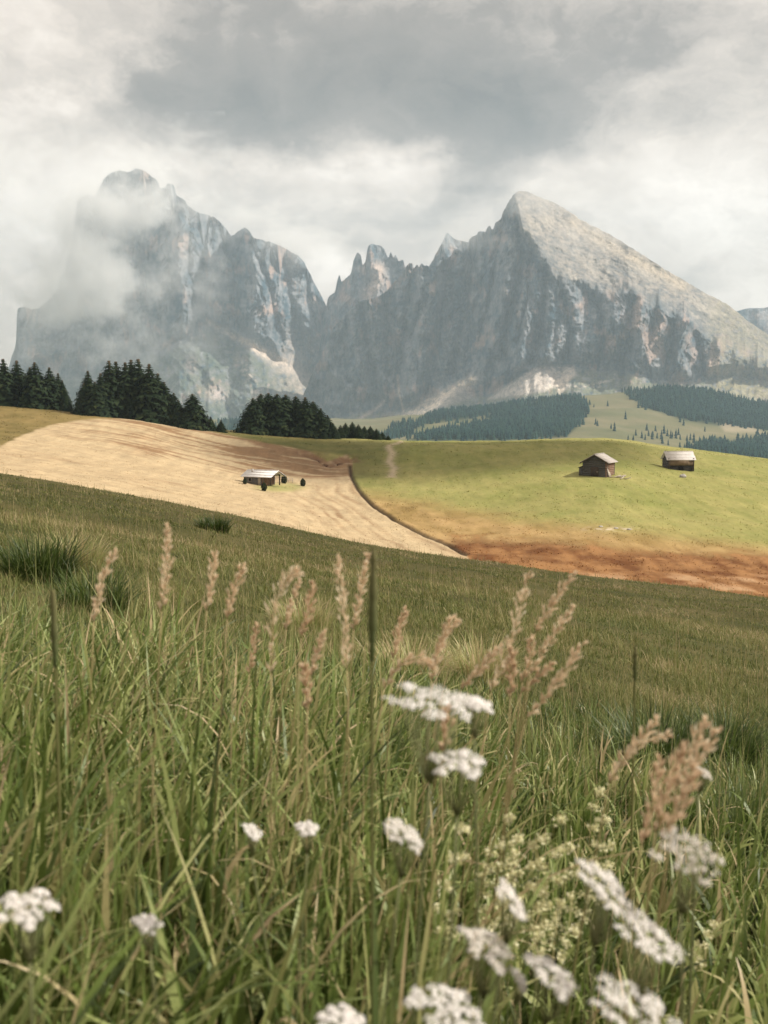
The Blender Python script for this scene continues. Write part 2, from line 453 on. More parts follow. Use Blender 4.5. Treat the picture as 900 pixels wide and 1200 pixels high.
rm = NT('rock'); tc = rm.n('TexCoord').outputs['Object']
r1 = rm.noise(rm.n('Mapping', Vector=tc, Scale=(1, 1, .6)).outputs[0], .05, 6, .65)
rc = rm.mix(1.0, rm.attr('cover', 0), rm.ramp(r1, [(.3, (.68, .68, .70)), (.7, (1.28, 1.27, 1.25))]), 'MULTIPLY')
r2 = rm.noise(rm.n('Mapping', Vector=tc, Scale=(1, 1, .45)).outputs[0], .17, 5, .7)
rc = rm.mix(1.0, rc, rm.ramp(r2, [(.32, (.62, .63, .66)), (.5, (1, 1, 1)), (.68, (1.32, 1.30, 1.27))]), 'MULTIPLY')
ROCK = rm.out(rm.princ(rc, .95, .1, rm.bump(rm.math('ADD', r1, rm.math('MULTIPLY', r2, .5)), .9, 11)))

def gully(px, py, lines, wob):
    """named ravines cut into a face: depth and mask"""
    d = 0; w = 4 * fbm(px / 9, py / 13, wob, 3)
    for ln, wd, dp in lines:
        q = polydist(px + w, py, ln); d = d + dp * np.exp(-(q / wd) ** 1.3)
    return d
GUL3 = [([(606, 262), (612, 300), (598, 360), (588, 420)], 6, 170), ([(588, 262), (577, 330), (562, 400)], 5, 150), ([(640, 320), (633, 390), (622, 425)], 6, 150), ([(556, 285), (546, 360), (530, 440)], 6, 150),
        ([(526, 304), (520, 360), (508, 420), (500, 462)], 6, 130), ([(484, 316), (476, 380), (467, 450)], 6, 140), ([(700, 355), (706, 400), (700, 428)], 5, 130), ([(742, 352), (736, 400), (726, 432)], 7, 160),
        ([(424, 360), (432, 420), (440, 470)], 6, 120), ([(450, 350), (452, 400), (455, 440)], 4, 90), ([(790, 378), (786, 410), (778, 446)], 4, 110), ([(815, 392), (822, 420), (824, 440)], 4, 110), ([(620, 300), (618, 350), (606, 400)], 3.5, 110), ([(662, 345), (668, 390), (664, 424)], 4, 100), ([(500, 318), (496, 350), (480, 400)], 3.5, 90), ([(569, 275), (568, 320), (552, 380), (545, 430)], 3.5, 90)]
GUL1 = [([(242, 256), (236, 330), (246, 376)], 6, 150), ([(264, 270), (268, 350), (286, 396)], 6, 170), ([(332, 296), (340, 350), (352, 395)], 6, 160), ([(206, 226), (196, 290), (202, 350)], 6, 140), ([(296, 285), (316, 340), (330, 400)], 4, 90),
        ([(180, 216), (168, 280), (172, 350), (180, 400)], 6, 130), ([(222, 246), (220, 300), (226, 360)], 4, 90), ([(282, 285), (276, 330), (280, 380)], 4, 110), ([(358, 320), (364, 360), (372, 390)], 4, 110), ([(118, 230), (124, 320), (118, 400)], 6, 120), ([(140, 210), (148, 300), (150, 400)], 5, 110)]

def flutes(px, py, seed, amp=1.0, tilt=0.0):
    w1 = 16 * fbm(px / 60, py / 60, seed + 1, 3); w2 = 5 * fbm(px / 15, py / 18, seed + 31, 3)
    x = px + w1 + w2 + tilt * py
    lean = .30 * fbm(px / 80, py / 200, seed + 11, 2)
    big = ridged((x + .22 * py) / 58, py / 190, seed + 2, 2)
    alt = ridged((x - .40 * py) / 44, py / 150, seed + 12, 2)
    mid = ridged((x + lean * py) / 22, py / 75, seed + 3, 2)
    fin = ridged(x / 9, py / 34, seed + 4, 2)
    act = np.clip(.55 + 1.1 * fbm(px / 26, py / 60, seed + 13, 3), .1, 1.3)
    huge = ridged((x + .1 * py) / 105, py / 420, seed + 22, 1)
    d = 150 * huge + 165 * np.maximum(big, alt - .12) + 50 * mid * act + 34 * fin * act + 27 * fbm(x / 4.6, py / 7.5, seed + 6, 4, .6) + 16 * fbm(px / 17, py / 20, seed + 7, 4)
    yl = py + 7 * fbm(px / 26, py / 26, seed + 8, 3) + .18 * px
    ledge = 13 * np.abs(pn(px / 50, yl / 11.0, seed + 9)) * (1.5 - act)
    return -(d + ledge - 95) * amp

ROCKC = [(.235, .245, .262), (.040, .078, .108), (.40, .29, .24)]  # dark end tinted blue: the colour of the shade put into the rock
def rockcol(px, py, seed, warm=0.0):
    st_ = pn(px / 45, (py + .16 * px + 5 * fbm(px / 22, py / 22, seed + 21, 3)) / 3.6, seed + 22)
    a = np.clip(.52 + 1.3 * fbm(px / 6.5, py / 14, seed, 5, .6) + 1.0 * fbm(px / 16, py / 42, seed + 8, 3) + .45 * st_ * np.clip(fbm(px / 30, py / 20, seed + 23, 2) + .4, 0, 1), 0, 1)
    c = lerp3(ROCKC[1], ROCKC[0], a)
    b = sst(.14 - warm, .5 - warm, fbm(px / 26, py / 34, seed + 3, 4) + .35 * fbm(px / 5, py / 18, seed + 5, 3))
    c = lerp3((0, 0, 0), (1, 1, 1), np.ones_like(px)) * c * (1 - .85 * b[..., None]) + np.array(ROCKC[2]) * .85 * b[..., None]
    return c

# left massif
SKY1 = [(-190, 520), (-40, 470), (8, 436), (14, 418), (19, 400), (20, 366), (26, 361), (40, 364), (58, 352), (66, 343), (71, 326), (76, 321), (79, 300), (84, 291), (87, 268), (90, 240), (96, 232), (104, 229), (110, 232), (116, 222), (122, 211),
        (130, 204), (142, 201), (150, 203), (160, 199), (170, 201), (177, 208), (184, 213), (188, 222), (193, 221), (197, 216), (203, 218), (207, 229), (216, 236), (222, 243), (232, 250), (246, 254), (254, 258),
        (262, 266), (272, 277), (280, 272), (287, 268), (292, 272), (297, 280), (310, 283), (325, 288), (340, 296), (354, 305), (360, 316), (368, 332), (376, 347), (382, 359), (390, 380), (420, 430), (460, 500)]
def depth1(px, py, ys):
    base = pchip([-190, 10, 60, 118, 170, 214, 240, 266, 300, 330, 352, 385, 430, 460], [5400, 4950, 4760, 4800, 4640, 4480, 4600, 4680, 4430, 4560, 4690, 5050, 5200, 5300], px + 10 * fbm(px / 30, py / 40, 200, 3))
    # apron of the foot: a ridge running down to the right below the scree ramp
    yb = np.interp(px, [-190, 0, 120, 200, 245, 290, 320, 360, 385, 460], [470, 440, 428, 405, 376, 402, 420, 438, 442, 470]) + 6 * fbm(px / 18, py * 0, 201, 3)
    low = np.clip(py - yb, 0, None); upr = np.clip(yb - py, 0, None)
    D = base + upr * 1.5 + flutes(px, py, 210, 1.0) * np.clip(.25 + upr / 25, .25, 1) - low * 7.0 + gully(px, py, GUL1, 260) * sst(0, 14, upr)
    D = D + 20 * fbm(px / 9, py / 9, 220, 4) * sst(0, 10, low) - 30 * ridged((px - .9 * py) / 22, py / 80, 221, 2) * sst(0, 20, low)
    # gully holding the scree valley
    g = np.exp(-((px - (352 + (py - 400) * .35)) / (10 + np.clip(py - 380, 0, 60) * .45)) ** 2) * sst(372, 400, py)
    D = (D + 150 * g * (1 - sst(430, 450, py))) * (1.22 - .16 * sst(60, 110, py - yb + 40) * 0)
    return D, (low, upr, g)
def color1(px, py, D, info, ys):
    low, upr, g = info
    c = rockcol(px, py, 230, .02)
    n = fbm(px / 6, py / 6, 233, 4)
    def put(col, m):
        nonlocal c
        c = c * (1 - m[..., None]) + np.array(col) * m[..., None]
    put((.11, .13, .085), sst(0, 14, low) * sst(-.35, .15, n + .1) * .75)
    put((.18, .19, .19), sst(0, 14, low) * sst(.1, .4, fbm(px / 12, py / 8, 235, 4)))
    ramp = np.exp(-(polydist(px, py, [(246, 378), (290, 402), (322, 422), (362, 438), (384, 440)]) / (3.0 + np.clip(px - 250, 0, 130) * .05)) ** 2)
    put((.62, .52, .43), np.clip(ramp * (1.0 + 1.2 * n), 0, 1))
    put((.47, .40, .345), np.clip(g * (.75 + 1.6 * n), 0, .9) * sst(378, 392, py))
    put((.44, .39, .345), np.exp(-(polydist(px, py, [(280, 420), (292, 440), (300, 462)]) / 6) ** 2) * sst(-.1, .3, n))
    put((.50, .42, .38), np.exp(-(((px - 224) / 6) ** 2 + ((py - 428) / 9) ** 2)) * sst(-.3, .1, n))
    put((.48, .41, .38), np.exp(-(((px - 255) / 12) ** 2 + ((py - 462) / 9) ** 2)) * sst(-.3, .1, n))
    return c
relief('mountain', -190, 460, SKY1, 530, depth1, color1, label='broad grey rock massif on the left with mist on its flank', jag=lambda p: 2.2 * ridged(p / 7, p * 0, 251, 3) + 1.0 * fbm(p / 2.2, p * 0, 252, 2))

# pinnacles between
SKY2 = [(355, 470), (372, 420), (381, 368), (385, 350), (388, 347), (392, 344), (396, 328), (398, 324), (400, 331), (405, 328), (411, 321), (415, 305), (419, 298), (423, 301), (425, 312), (428, 308), (431, 292), (436, 287), (442, 288), (450, 293),
        (453, 300), (455, 304), (458, 297), (461, 303), (464, 300), (467, 308), (472, 306), (475, 315), (482, 322), (496, 320), (504, 312), (512, 296), (519, 283), (524, 273), (528, 276), (533, 280), (545, 283), (556, 286), (580, 300), (640, 400)]
def depth2(px, py, ys):
    base = pchip([350, 392, 434, 470, 520, 640], [5500, 5330, 5150, 5260, 5200, 5500], px)
    return (base + (450 - py) * 1.6 + flutes(px, py, 310, .85, .12)) * 1.1, 0
def color2(px, py, D, info, ys):
    c = rockcol(px, py, 330, .1)
    s = np.exp(-(polydist(px, py, [(444, 315), (440, 330), (430, 346)]) / 9) ** 2)
    return c * (1 - s[..., None]) + np.array((.46, .37, .32)) * s[..., None]
relief('mountain', 355, 640, SKY2, 500, depth2, color2, label='jagged rock pinnacles between the two massifs', nrow=220, jag=lambda p: 2.4 * ridged(p / 6, p * 0, 351, 3) * (1 - sst(505, 525, p)))

# right massif
SKY3 = [(300, 520), (352, 470), (366, 440), (378, 415), (390, 388), (402, 374), (421, 356), (434, 352), (448, 347), (458, 338), (467, 327), (474, 318), (477, 314), (480, 311), (483, 311), (485, 317), (488, 312), (491, 315), (494, 311), (498, 314), (501, 313), (505, 319), (509, 321), (512, 312),
        (516, 307), (520, 303), (524, 305), (531, 297), (536, 294), (542, 297), (547, 294), (550, 283), (553, 280), (558, 278), (563, 272), (568, 274), (573, 267), (577, 270), (581, 263), (587, 259), (590, 249), (593, 244), (598, 235), (604, 228), (609, 225), (616, 225),
        (630, 231), (647, 237), (669, 250), (682, 259), (700, 268), (713, 275), (739, 291), (775, 314), (800, 329), (827, 345), (850, 357), (863, 366), (880, 380), (920, 405), (1000, 440), (1120, 480)]
YE = ([585, 600, 606, 612, 625, 640, 649, 662, 676, 691, 708, 724, 737, 750, 765, 779, 796, 812, 823, 840, 856, 900, 1000, 1120],
      [180, 226, 255, 284, 298, 313, 335, 341, 342, 349, 352, 351, 345, 357, 362, 370, 374, 382, 398, 408, 415, 432, 450, 480])
def yes_(px): return pchip([560, 606, 640, 700, 760, 820, 900, 1000, 1120], [235, 262, 312, 348, 362, 396, 432, 450, 480], px)
def depth3(px, py, ys):
    wx = px + 8 * fbm(px / 28, py / 45, 400, 3)
    base = pchip([300, 366, 420, 455, 478, 520, 552, 576, 604, 636, 655, 676, 700, 728, 745, 770, 790, 812, 850, 900, 1000, 1120],
                 [5400, 5150, 4930, 4960, 4860, 4740, 4720, 4600, 4420, 4360, 4440, 4395, 4440, 4420, 4290, 4330, 4400, 4420, 4560, 4660, 4900, 5300], wx)
    ye = np.interp(px, *YE) + 13 * fbm(px / 15, px * 0, 402, 4)
    yb = np.interp(px, [300, 420, 470, 500, 530, 570, 625, 673, 739, 783, 819, 860, 900, 1120], [520, 480, 480, 470, 455, 462, 431, 427, 435, 448, 444, 440, 446, 490]) + 5 * fbm(px / 14, px * 0, 403, 3)
    top = np.clip(ye - py, 0, None); low = np.clip(py - yb, 0, None); upr = np.clip(yb - py, 0, None)
    k = 1 - sst(-4, 22, top)                                    # 1 on the cliff, 0 on the upper slope
    smooth = pchip([300, 560, 600, 640, 700, 760, 850, 1000, 1120], [4700, 4560, 4440, 4400, 4410, 4380, 4560, 4900, 5300], px)
    yes = pchip([560, 606, 640, 700, 760, 820, 900, 1000, 1120], [235, 262, 312, 348, 362, 396, 432, 450, 480], px)
    fade = 1 - sst(-2, 26, top)
    D = smooth + (base - smooth) * fade + np.clip(np.minimum(upr, yb - ye), 0, None) * 1.3 * fade + (1 - fade) * (0 + np.clip(yes - py, -6, None) * 6.2) + top * .4 - low * 8
    D = D + flutes(px, py, 410, 1.0, -.10 * 0) * (k * np.clip(.2 + upr / 18, .2, 1)) * (1 - sst(0, 12, low) * .8) + gully(px, py, GUL3, 460) * k * sst(-2, 12, upr)
    D = D + (60 * fbm((px + .6 * py) / 44, (py - .5 * px) / 24, 420, 4, .45) - 24 * ridged((px + .9 * py) / 30, (py - .5 * px) / 40, 424, 3)) * (1 - k) * sst(0, 14, top)
    D = D + (18 * fbm(px / 10, py / 8, 421, 4) - 22 * ridged((px + .5 * py) / 20, py / 60, 422, 2)) * sst(0, 12, low)
    return D, (k, low, top)
def color3(px, py, D, info, ys):
    k, low, top = info
    c = rockcol(px, py, 430, .02 + .22 * sst(690, 760, px))
    n = fbm(px / 5, py / 5, 433, 4); n_ = fbm((px + py) / 14, (py - .55 * px) / 4, 434, 4)
    def put(col, m):
        nonlocal c
        c = c * (1 - m[..., None]) + np.array(col) * m[..., None]
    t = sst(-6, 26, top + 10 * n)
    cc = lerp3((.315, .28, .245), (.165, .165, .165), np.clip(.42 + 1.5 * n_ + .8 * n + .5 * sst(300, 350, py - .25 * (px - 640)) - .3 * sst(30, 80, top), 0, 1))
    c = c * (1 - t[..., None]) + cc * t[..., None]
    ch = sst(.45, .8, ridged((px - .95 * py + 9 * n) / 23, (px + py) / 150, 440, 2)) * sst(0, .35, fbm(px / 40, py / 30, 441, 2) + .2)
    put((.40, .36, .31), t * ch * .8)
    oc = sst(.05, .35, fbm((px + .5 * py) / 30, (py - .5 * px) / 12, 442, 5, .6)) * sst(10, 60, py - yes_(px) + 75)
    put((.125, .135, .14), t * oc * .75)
    put((.48, .40, .30), np.exp(-(polydist(px, py, [(672, 262), (705, 282), (750, 307), (800, 335)]) / 7) ** 2) * .7)
    l = sst(0, 8, low)
    put((.17, .18, .11), l * sst(-.3, .2, n + .15) * .8)
    put((.25, .25, .24), l * sst(.05, .35, fbm(px / 14, py / 8, 435, 4)))
    put((.95, .82, .68), np.clip(np.exp(-(polydist(px, py, [(552, 446), (525, 463), (500, 479), (474, 497)]) / (5 + np.abs(px - 545) * .08)) ** 2) * (1.1 + 1.3 * n), 0, 1))
    put((.40, .36, .33), softpoly(px, py, [(540, 450), (556, 466), (530, 474), (505, 484)], 3) * .7)
    put((.62, .55, .49), softpoly(px, py, [(572, 468), (625, 431), (672, 428), (676, 440), (640, 458), (610, 463)], 3) * np.clip(.9 + n, 0, 1))
    put((.70, .60, .50), softpoly(px, py, [(648, 446), (672, 432), (664, 456), (655, 462)], 3) * np.clip(.8 + 1.5 * n, 0, 1))
    put((.58, .52, .46), np.exp(-(polydist(px, py, [(610, 462), (640, 452), (700, 452), (720, 440)]) / 3) ** 2) * sst(0, .3, n))
    put((.55, .46, .38), np.exp(-(polydist(px, py, [(466, 440), (468, 462), (474, 486)]) / 1.6) ** 2) * .8)
    put((.50, .42, .36), np.exp(-(polydist(px, py, [(405, 500), (440, 480), (450, 470)]) / 2.2) ** 2) * .8)
    put((.33, .29, .18), sst(815, 850, px) * sst(-12, 10, low) * sst(-.4, .1, n) * .8)
    return c
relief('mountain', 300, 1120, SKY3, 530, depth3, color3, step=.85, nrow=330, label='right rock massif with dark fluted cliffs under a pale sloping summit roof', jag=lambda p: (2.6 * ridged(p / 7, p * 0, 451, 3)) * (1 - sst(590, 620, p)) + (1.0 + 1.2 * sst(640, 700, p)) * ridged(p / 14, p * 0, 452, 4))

# far shoulder on the right
SKY4 = [(780, 420), (840, 376), (866, 364), (880, 361), (893, 361), (905, 359), (940, 366), (1000, 382), (1100, 400), (1250, 450)]
def depth4(px, py, ys): return 6300 + (400 - py) * 5 + flutes(px, py, 510, .6), 0
def color4(px, py, D, i, ys): return rockcol(px, py, 530, .1)
relief('mountain', 780, 1250, SKY4, 520, depth4, color4, step=1.5, nrow=120, label='low pale shoulder behind the right massif')
# ------------------------------------------------------------------ light, sky, camera
SUN_EL, SUN_B = R(40), R(1)      # sun to the right and a little beyond
SUNV = Vector((math.cos(SUN_EL) * math.cos(SUN_B), math.cos(SUN_EL) * math.sin(SUN_B), math.sin(SUN_EL)))
sl = bpy.data.lights.new('sun', 'SUN'); sl.energy = 5.0; sl.angle = R(.5); sl.color = (1, .93, .82)
so = bpy.data.objects.new('sun', sl); COL.objects.link(so); so.rotation_euler = SUNV.to_track_quat('Z', 'Y').to_euler()

W = bpy.data.worlds.new('World'); SC.world = W; W.use_nodes = True
w = NT('', W.node_tree and W)
sky = w.n('TexSky', _sky_type='NISHITA', _sun_disc=False, _sun_elevation=SUN_EL, _sun_rotation=R(90) - SUN_B)
skyc = w.vmath('SCALE', sky.outputs[0]); skyc.node.inputs[3].default_value = .09
d = w.n('TexCoord').outputs['Generated']
sep = w.n('SeparateXYZ', Vector=d)
az = w.math('ARCTAN2', sep.outputs[0], sep.outputs[1]); el = w.math('ARCSINE', sep.outputs[2])
dst = w.n('Mapping', Vector=d, Scale=(1, 1, 1.5)).outputs[0]
wn = w.n('TexNoise', Vector=dst, Scale=7.0, Detail=5, Roughness=.6).outputs['Color']
wsep = w.n('SeparateXYZ', Vector=wn)
wx = w.math('SUBTRACT', wsep.outputs[0], .5); wy = w.math('SUBTRACT', wsep.outputs[1], .5)
azw = w.math('MULTIPLY_ADD', wx, .22, az); elw = w.math('MULTIPLY_ADD', wy, .10, el)
warped = w.vmath('ADD', dst, w.vmath('SCALE', wn)); warped.node.inputs[1].links[0].from_node.inputs[3].default_value = .16
f1 = w.n('TexNoise', Vector=warped, Scale=5.0, Detail=9, Roughness=.56).outputs['Fac']
f2 = w.n('TexNoise', Vector=warped, Scale=16.0, Detail=7, Roughness=.6).outputs['Fac']
B = w.math('MULTIPLY_ADD', w.math('SUBTRACT', f1, .5), 1.05, .56)
B = w.math('MULTIPLY_ADD', w.math('SUBTRACT', f2, .5), .36, B)
def blob(px, py, sx, sy, amp):
    global B
    a0 = math.atan((px - 450) / F); e0 = (480 - py) / F * math.cos(a0)
    a = w.math('MULTIPLY', w.math('SUBTRACT', azw, a0), F / sx); e = w.math('MULTIPLY', w.math('SUBTRACT', elw, e0), F / sy)
    q = w.math('MULTIPLY_ADD', a, a, w.math('MULTIPLY', e, e))
    g = w.math('EXPONENT', w.math('MULTIPLY', q, -1.0))
    B = w.math('MULTIPLY_ADD', g, amp, B)
for b in [(400, 135, 300, 62, -.30), (180, 150, 150, 48, -.15), (300, 178, 130, 22, -.08), (470, 215, 120, 40, -.05), (640, 130, 230, 90, -.10), (820, 110, 90, 60, -.08), (560, 190, 70, 45, -.07), (30, 40, 120, 90, .14), (20, 200, 120, 110, .06), (330, 215, 120, 20, .10), (470, 212, 60, 22, .07), (385, 318, 48, 36, .38), (800, 285, 120, 40, .08), (60, 120, 70, 60, .05), (480, 50, 430, 75, -.16), (430, 225, 130, 16, .08),
          (720, 215, 90, 50, .07), (860, 260, 120, 80, .10), (880, 20, 90, 60, .06), (460, 265, 60, 22, -.05)]:
    blob(*b)
cl = w.ramp(B, [(.0, (.12, .103, .087)), (.30, (.285, .24, .203)), (.55, (.73, .625, .53)), (.8, (1.13, 1.01, .89)), (1.0, (1.35, 1.27, 1.17))])
cov = w.maprange(el, -.05, .02, 0, .93)
colr = w.mix(cov, skyc, cl)
bg = w.n('Background', Color=colr, Strength=1.0)
wo = w.n('OutputWorld'); w.t.links.new(bg.outputs[0], wo.inputs[0])

# the air
hz = NT('haze_air')
hv = hz.n('VolumePrincipled'); hv.inputs['Color'].default_value = (.66, .84, 1, 1); hv.inputs['Density'].default_value = 7.0e-5; hv.inputs['Anisotropy'].default_value = .1
HAZE = hz.out(vol=hv.outputs[0])
mb = MB(); mb.box(-10500, 10500, -60, 9300, -420, 1560)
tag(mb.build('haze', HAZE), 'thin blue air over the whole valley', kind='stuff')

def cloud_mesh(name, c, r, seed, amp=.35, sub=5):
    import bmesh
    bm = bmesh.new(); bmesh.ops.create_icosphere(bm, subdivisions=sub, radius=1)
    v = np.array([q.co[:] for q in bm.verts]); f = np.array([[q.index for q in p.verts] for p in bm.faces]); bm.free()
    n = fbm(v[:, 0] * 1.6 + 3 * v[:, 2], v[:, 1] * 1.6 - 2 * v[:, 2], seed, 4)
    v = v * (1 + amp * n)[:, None]
    v[:, 2] = np.where(v[:, 2] < 0, v[:, 2] * .6, v[:, 2])
    return mesh_np(name, v * np.array(r) + np.array(c), f, smooth=True)
cm = NT('cloud_vapour')
cv = cm.n('VolumeScatter'); cv.inputs[0].default_value = (.98, .98, .98, 1); cv.inputs[1].default_value = .010
CLOUDM = cm.out(vol=cv.outputs[0])
def high_cloud(X, Y, Z, r, seed, L=2750, k=1.0):
    c = (X + SUNV.x * L, Y + SUNV.y * L, Z + SUNV.z * L)
    mat = CLOUDM
    if k != 1: mat = CLOUDM.copy(); mat.node_tree.nodes['Volume Scatter'].inputs[1].default_value *= k
    o = link('cloud', cloud_mesh('cloud', c, r, seed), mat)
    tag(o, 'drifting grey cloud that shades part of the meadow', kind='stuff')
high_cloud(-6, 50, -8, (85, 36, 26), 3, k=1.0)
high_cloud(17, 284, -9, (54, 40, 24), 8, k=14)

# mist hanging on the left massif
def mist(loc, size, thresh, dens, nscale, seed, label, blobs):
    m = NT('mist_vapour'); tc = m.n('TexCoord').outputs['Object']
    mp = m.n('Mapping', Vector=tc, Location=(seed, seed * .7, 0), Scale=(nscale,) * 3).outputs[0]
    wv = m.n('TexNoise', Vector=mp, Scale=1.3, Detail=2).outputs['Color']
    wp = m.vmath('ADD', mp, w_scale(m, wv, .5))
    n = m.n('TexNoise', Vector=wp, Scale=1.7, Detail=6, Roughness=.62).outputs['Fac']
    wo = m.n('TexNoise', Vector=tc, Scale=2.6, Detail=3, Roughness=.6).outputs['Color']
    tcw = m.vmath('ADD', tc, w_scale(m, m.vmath('SUBTRACT', wo, (.5, .5, .5)), 1.0))
    tot = None
    for (bx, bz, rx, rz, a) in blobs:
        q = m.vmath('MULTIPLY', m.vmath('SUBTRACT', tcw, (bx, 0, bz)), (1 / rx, 1.35, 1 / rz))
        ln = m.n('VectorMath', _operation='LENGTH', i0=q).outputs[1]
        g = m.math('MULTIPLY', m.maprange(ln, 1.3, .2, 0, 1, True), a)
        tot = g if tot is None else m.n('Math', _operation='SMOOTH_MAX', i0=tot, i1=g, i2=.35).outputs[0]
    edge = m.vmath('ABSOLUTE', tc); es = m.n('SeparateXYZ', Vector=edge)
    em = m.math('MAXIMUM', m.math('MAXIMUM', es.outputs[0], es.outputs[1]), es.outputs[2])
    tot = m.math('MULTIPLY', tot, m.maprange(em, 1.0, .75, 0, 1, True))
    dd = m.math('SUBTRACT', m.math('MULTIPLY_ADD', n, 2.5, tot), thresh + .5)
    de = m.math('MULTIPLY', m.math('MAXIMUM', dd, 0.0), dens)
    pv = m.n('VolumePrincipled'); pv.inputs['Color'].default_value = (1, 1, 1, 1); m.put(pv.inputs['Density'], de); pv.inputs['Anisotropy'].default_value = .1
    mat = m.out(vol=pv.outputs[0]); mat.cycles.homogeneous_volume = False
    mb = MB(); mb.box(-1, 1, -1, 1, -1, 1)
    o = mb.build('mist', mat); o.location = loc; o.scale = size
    tag(o, label, kind='stuff')
def w_scale(m, v, f):
    o = m.vmath('SCALE', v); o.node.inputs[3].default_value = f; return o
def px_blob(px, py, rx, ry, a, c, s):
    return ((px - c[0]) / s[0], (c[1] - py) / s[1], rx / s[0], ry / s[1], a)
MC, MS = (95, 300), (175, 150)        # centre and half size in pixels at the mist's distance
bl = [px_blob(100, 305, 58, 64, 1.15, MC, MS), px_blob(92, 258, 40, 46, 1.1, MC, MS), px_blob(135, 252, 52, 34, 1.05, MC, MS), px_blob(130, 350, 26, 32, .95, MC, MS), px_blob(60, 345, 55, 32, .95, MC, MS), px_blob(178, 232, 32, 24, .85, MC, MS), px_blob(85, 362, 60, 20, .85, MC, MS), px_blob(150, 200, 45, 18, .6, MC, MS)]
MD = 5150
k = MD / F
mist(at(*MC, MD), (MS[0] * k, 240, MS[1] * k), 1.0, .017, 2.4, 3.1, 'white mist clinging to the left flank and summit of the massif', bl)
MC, MS = (315, 280), (125, 75)
bl = [px_blob(352, 282, 62, 30, 1.0, MC, MS), px_blob(290, 258, 60, 24, .9, MC, MS), px_blob(235, 240, 40, 22, .75, MC, MS)]
mist(at(*MC, 5150), (MS[0] * 4, 160, MS[1] * 4), 1.08, .0085, 2.2, 8.3, 'thin cloud fringe over the right shoulder of the left massif', bl)
MC, MS = (590, 262), (175, 75)
bl = [px_blob(625, 235, 80, 30, .95, MC, MS), px_blob(540, 272, 55, 26, .95, MC, MS), px_blob(700, 278, 70, 26, .8, MC, MS)]
mist(at(*MC, 4330), (MS[0] * 3.4, 170, MS[1] * 3.4), 1.05, .0032, 2.0, 5.7, 'faint cloud veil over the summit of the right massif', bl)

cam = bpy.data.cameras.new('camera'); co = bpy.data.objects.new('camera', cam); COL.objects.link(co)
cam.sensor_fit = 'VERTICAL'; cam.sensor_height = 36; cam.lens = 36 * F / 1200
cam.clip_start = .05; cam.clip_end = 30000
co.rotation_euler = (math.pi / 2 - PIT, 0, 0)
cam.dof.use_dof = True; cam.dof.focus_distance = 11; cam.dof.aperture_fstop = 6.5
SC.camera = co
SC.view_settings.view_transform = 'Standard'; SC.view_settings.look = 'None'; SC.view_settings.exposure = .36; SC.view_settings.gamma = 1
SC.render.engine = 'CYCLES'
SC.cycles.max_bounces = 6; SC.cycles.diffuse_bounces = 3; SC.cycles.glossy_bounces = 2; SC.cycles.transmission_bounces = 4; SC.cycles.transparent_max_bounces = 8
SC.cycles.volume_bounces = 4; SC.cycles.volume_step_rate = 1.0; SC.cycles.volume_max_steps = 128
SC.cycles.use_denoising = True; SC.cycles.caustics_reflective = False; SC.cycles.caustics_refractive = False
# ------------------------------------------------------------------ conifers
NEEDLE = leaf_mat('spruce_needles', [(0, (.010, .020, .010)), (.5, (.020, .036, .016)), (1, (.045, .060, .022))], .12, .8, .1)
BARK = wood_mat('bark', (.04, .03, .02), (.12, .09, .065), 3)

def crown_mesh(seed, h, r, skew=.85, low=.03, fulln=1.0):
    """whorls of drooping, needle-fringed boughs"""
    g = np.random.default_rng(seed); V = []; Fq = []; T = []; n0 = 0
    nw = int(30 * fulln)
    for i in range(nw):
        f = (i + g.random() * .6) / nw; z = h * (low + (1 - low) * f)
        prof = (1 - f) ** skew * (0.55 + .45 * min(1, f / .12)) + .015
        nb = max(5, int(15 * prof + 6)); a0 = g.random() * 6.28
        for b in range(nb):
            L = r * prof * g.uniform(.72, 1.16); a = a0 + b * 6.283 / nb + g.normal(0, .12)
            wd = L * g.uniform(.30, .45) + .008; droop = L * g.uniform(.12, .45) + .004
            ca, sa = math.cos(a), math.sin(a); pts = []
            for k, (q, ww, dz) in enumerate([(.05, .35, .10), (.38, .9, .02), (.72, 1.0, -.45), (1.0, .25, -1.0)]):
                for sd in (-1, 1):
                    x = q * L * g.uniform(.93, 1.07); y = sd * wd * ww * .5 * g.uniform(.7, 1.3); zz = z + droop * dz - abs(y) * .35 * g.uniform(.4, 1.5)
                    pts.append((x * ca - y * sa, x * sa + y * ca, zz))
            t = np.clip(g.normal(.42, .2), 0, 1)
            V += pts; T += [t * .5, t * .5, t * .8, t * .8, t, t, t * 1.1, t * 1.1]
            for k in range(3): Fq.append([n0 + 2 * k, n0 + 2 * k + 1, n0 + 2 * k + 3, n0 + 2 * k + 2])
            n0 += 8
            # hanging twigs along the bough
            for q in (.45, .75, .97):
                x = q * L; y = g.uniform(-.4, .4) * wd; zz = z + droop * (.1 - q); s_ = .20 * r * g.uniform(.5, 1.2) * (1.1 - f) + .004
                e = g.uniform(-.5, .5)
                for px_, py_, pz_ in ((x, y - s_ * .6, zz), (x, y + s_ * .6, zz), (x + .3 * s_, y + e * s_, zz - s_ * 1.3)):
                    V.append((px_ * ca - py_ * sa, px_ * sa + py_ * ca, pz_)); T.append(t)
                Fq.append([n0, n0 + 1, n0 + 2]); n0 += 3
    q4 = np.array([f for f in Fq if len(f) == 4]); q3 = np.array([f for f in Fq if len(f) == 3])
    return mesh_np('spruce_crown', np.array(V), [q4, q3], {'tint': np.clip(T, 0, 1)})
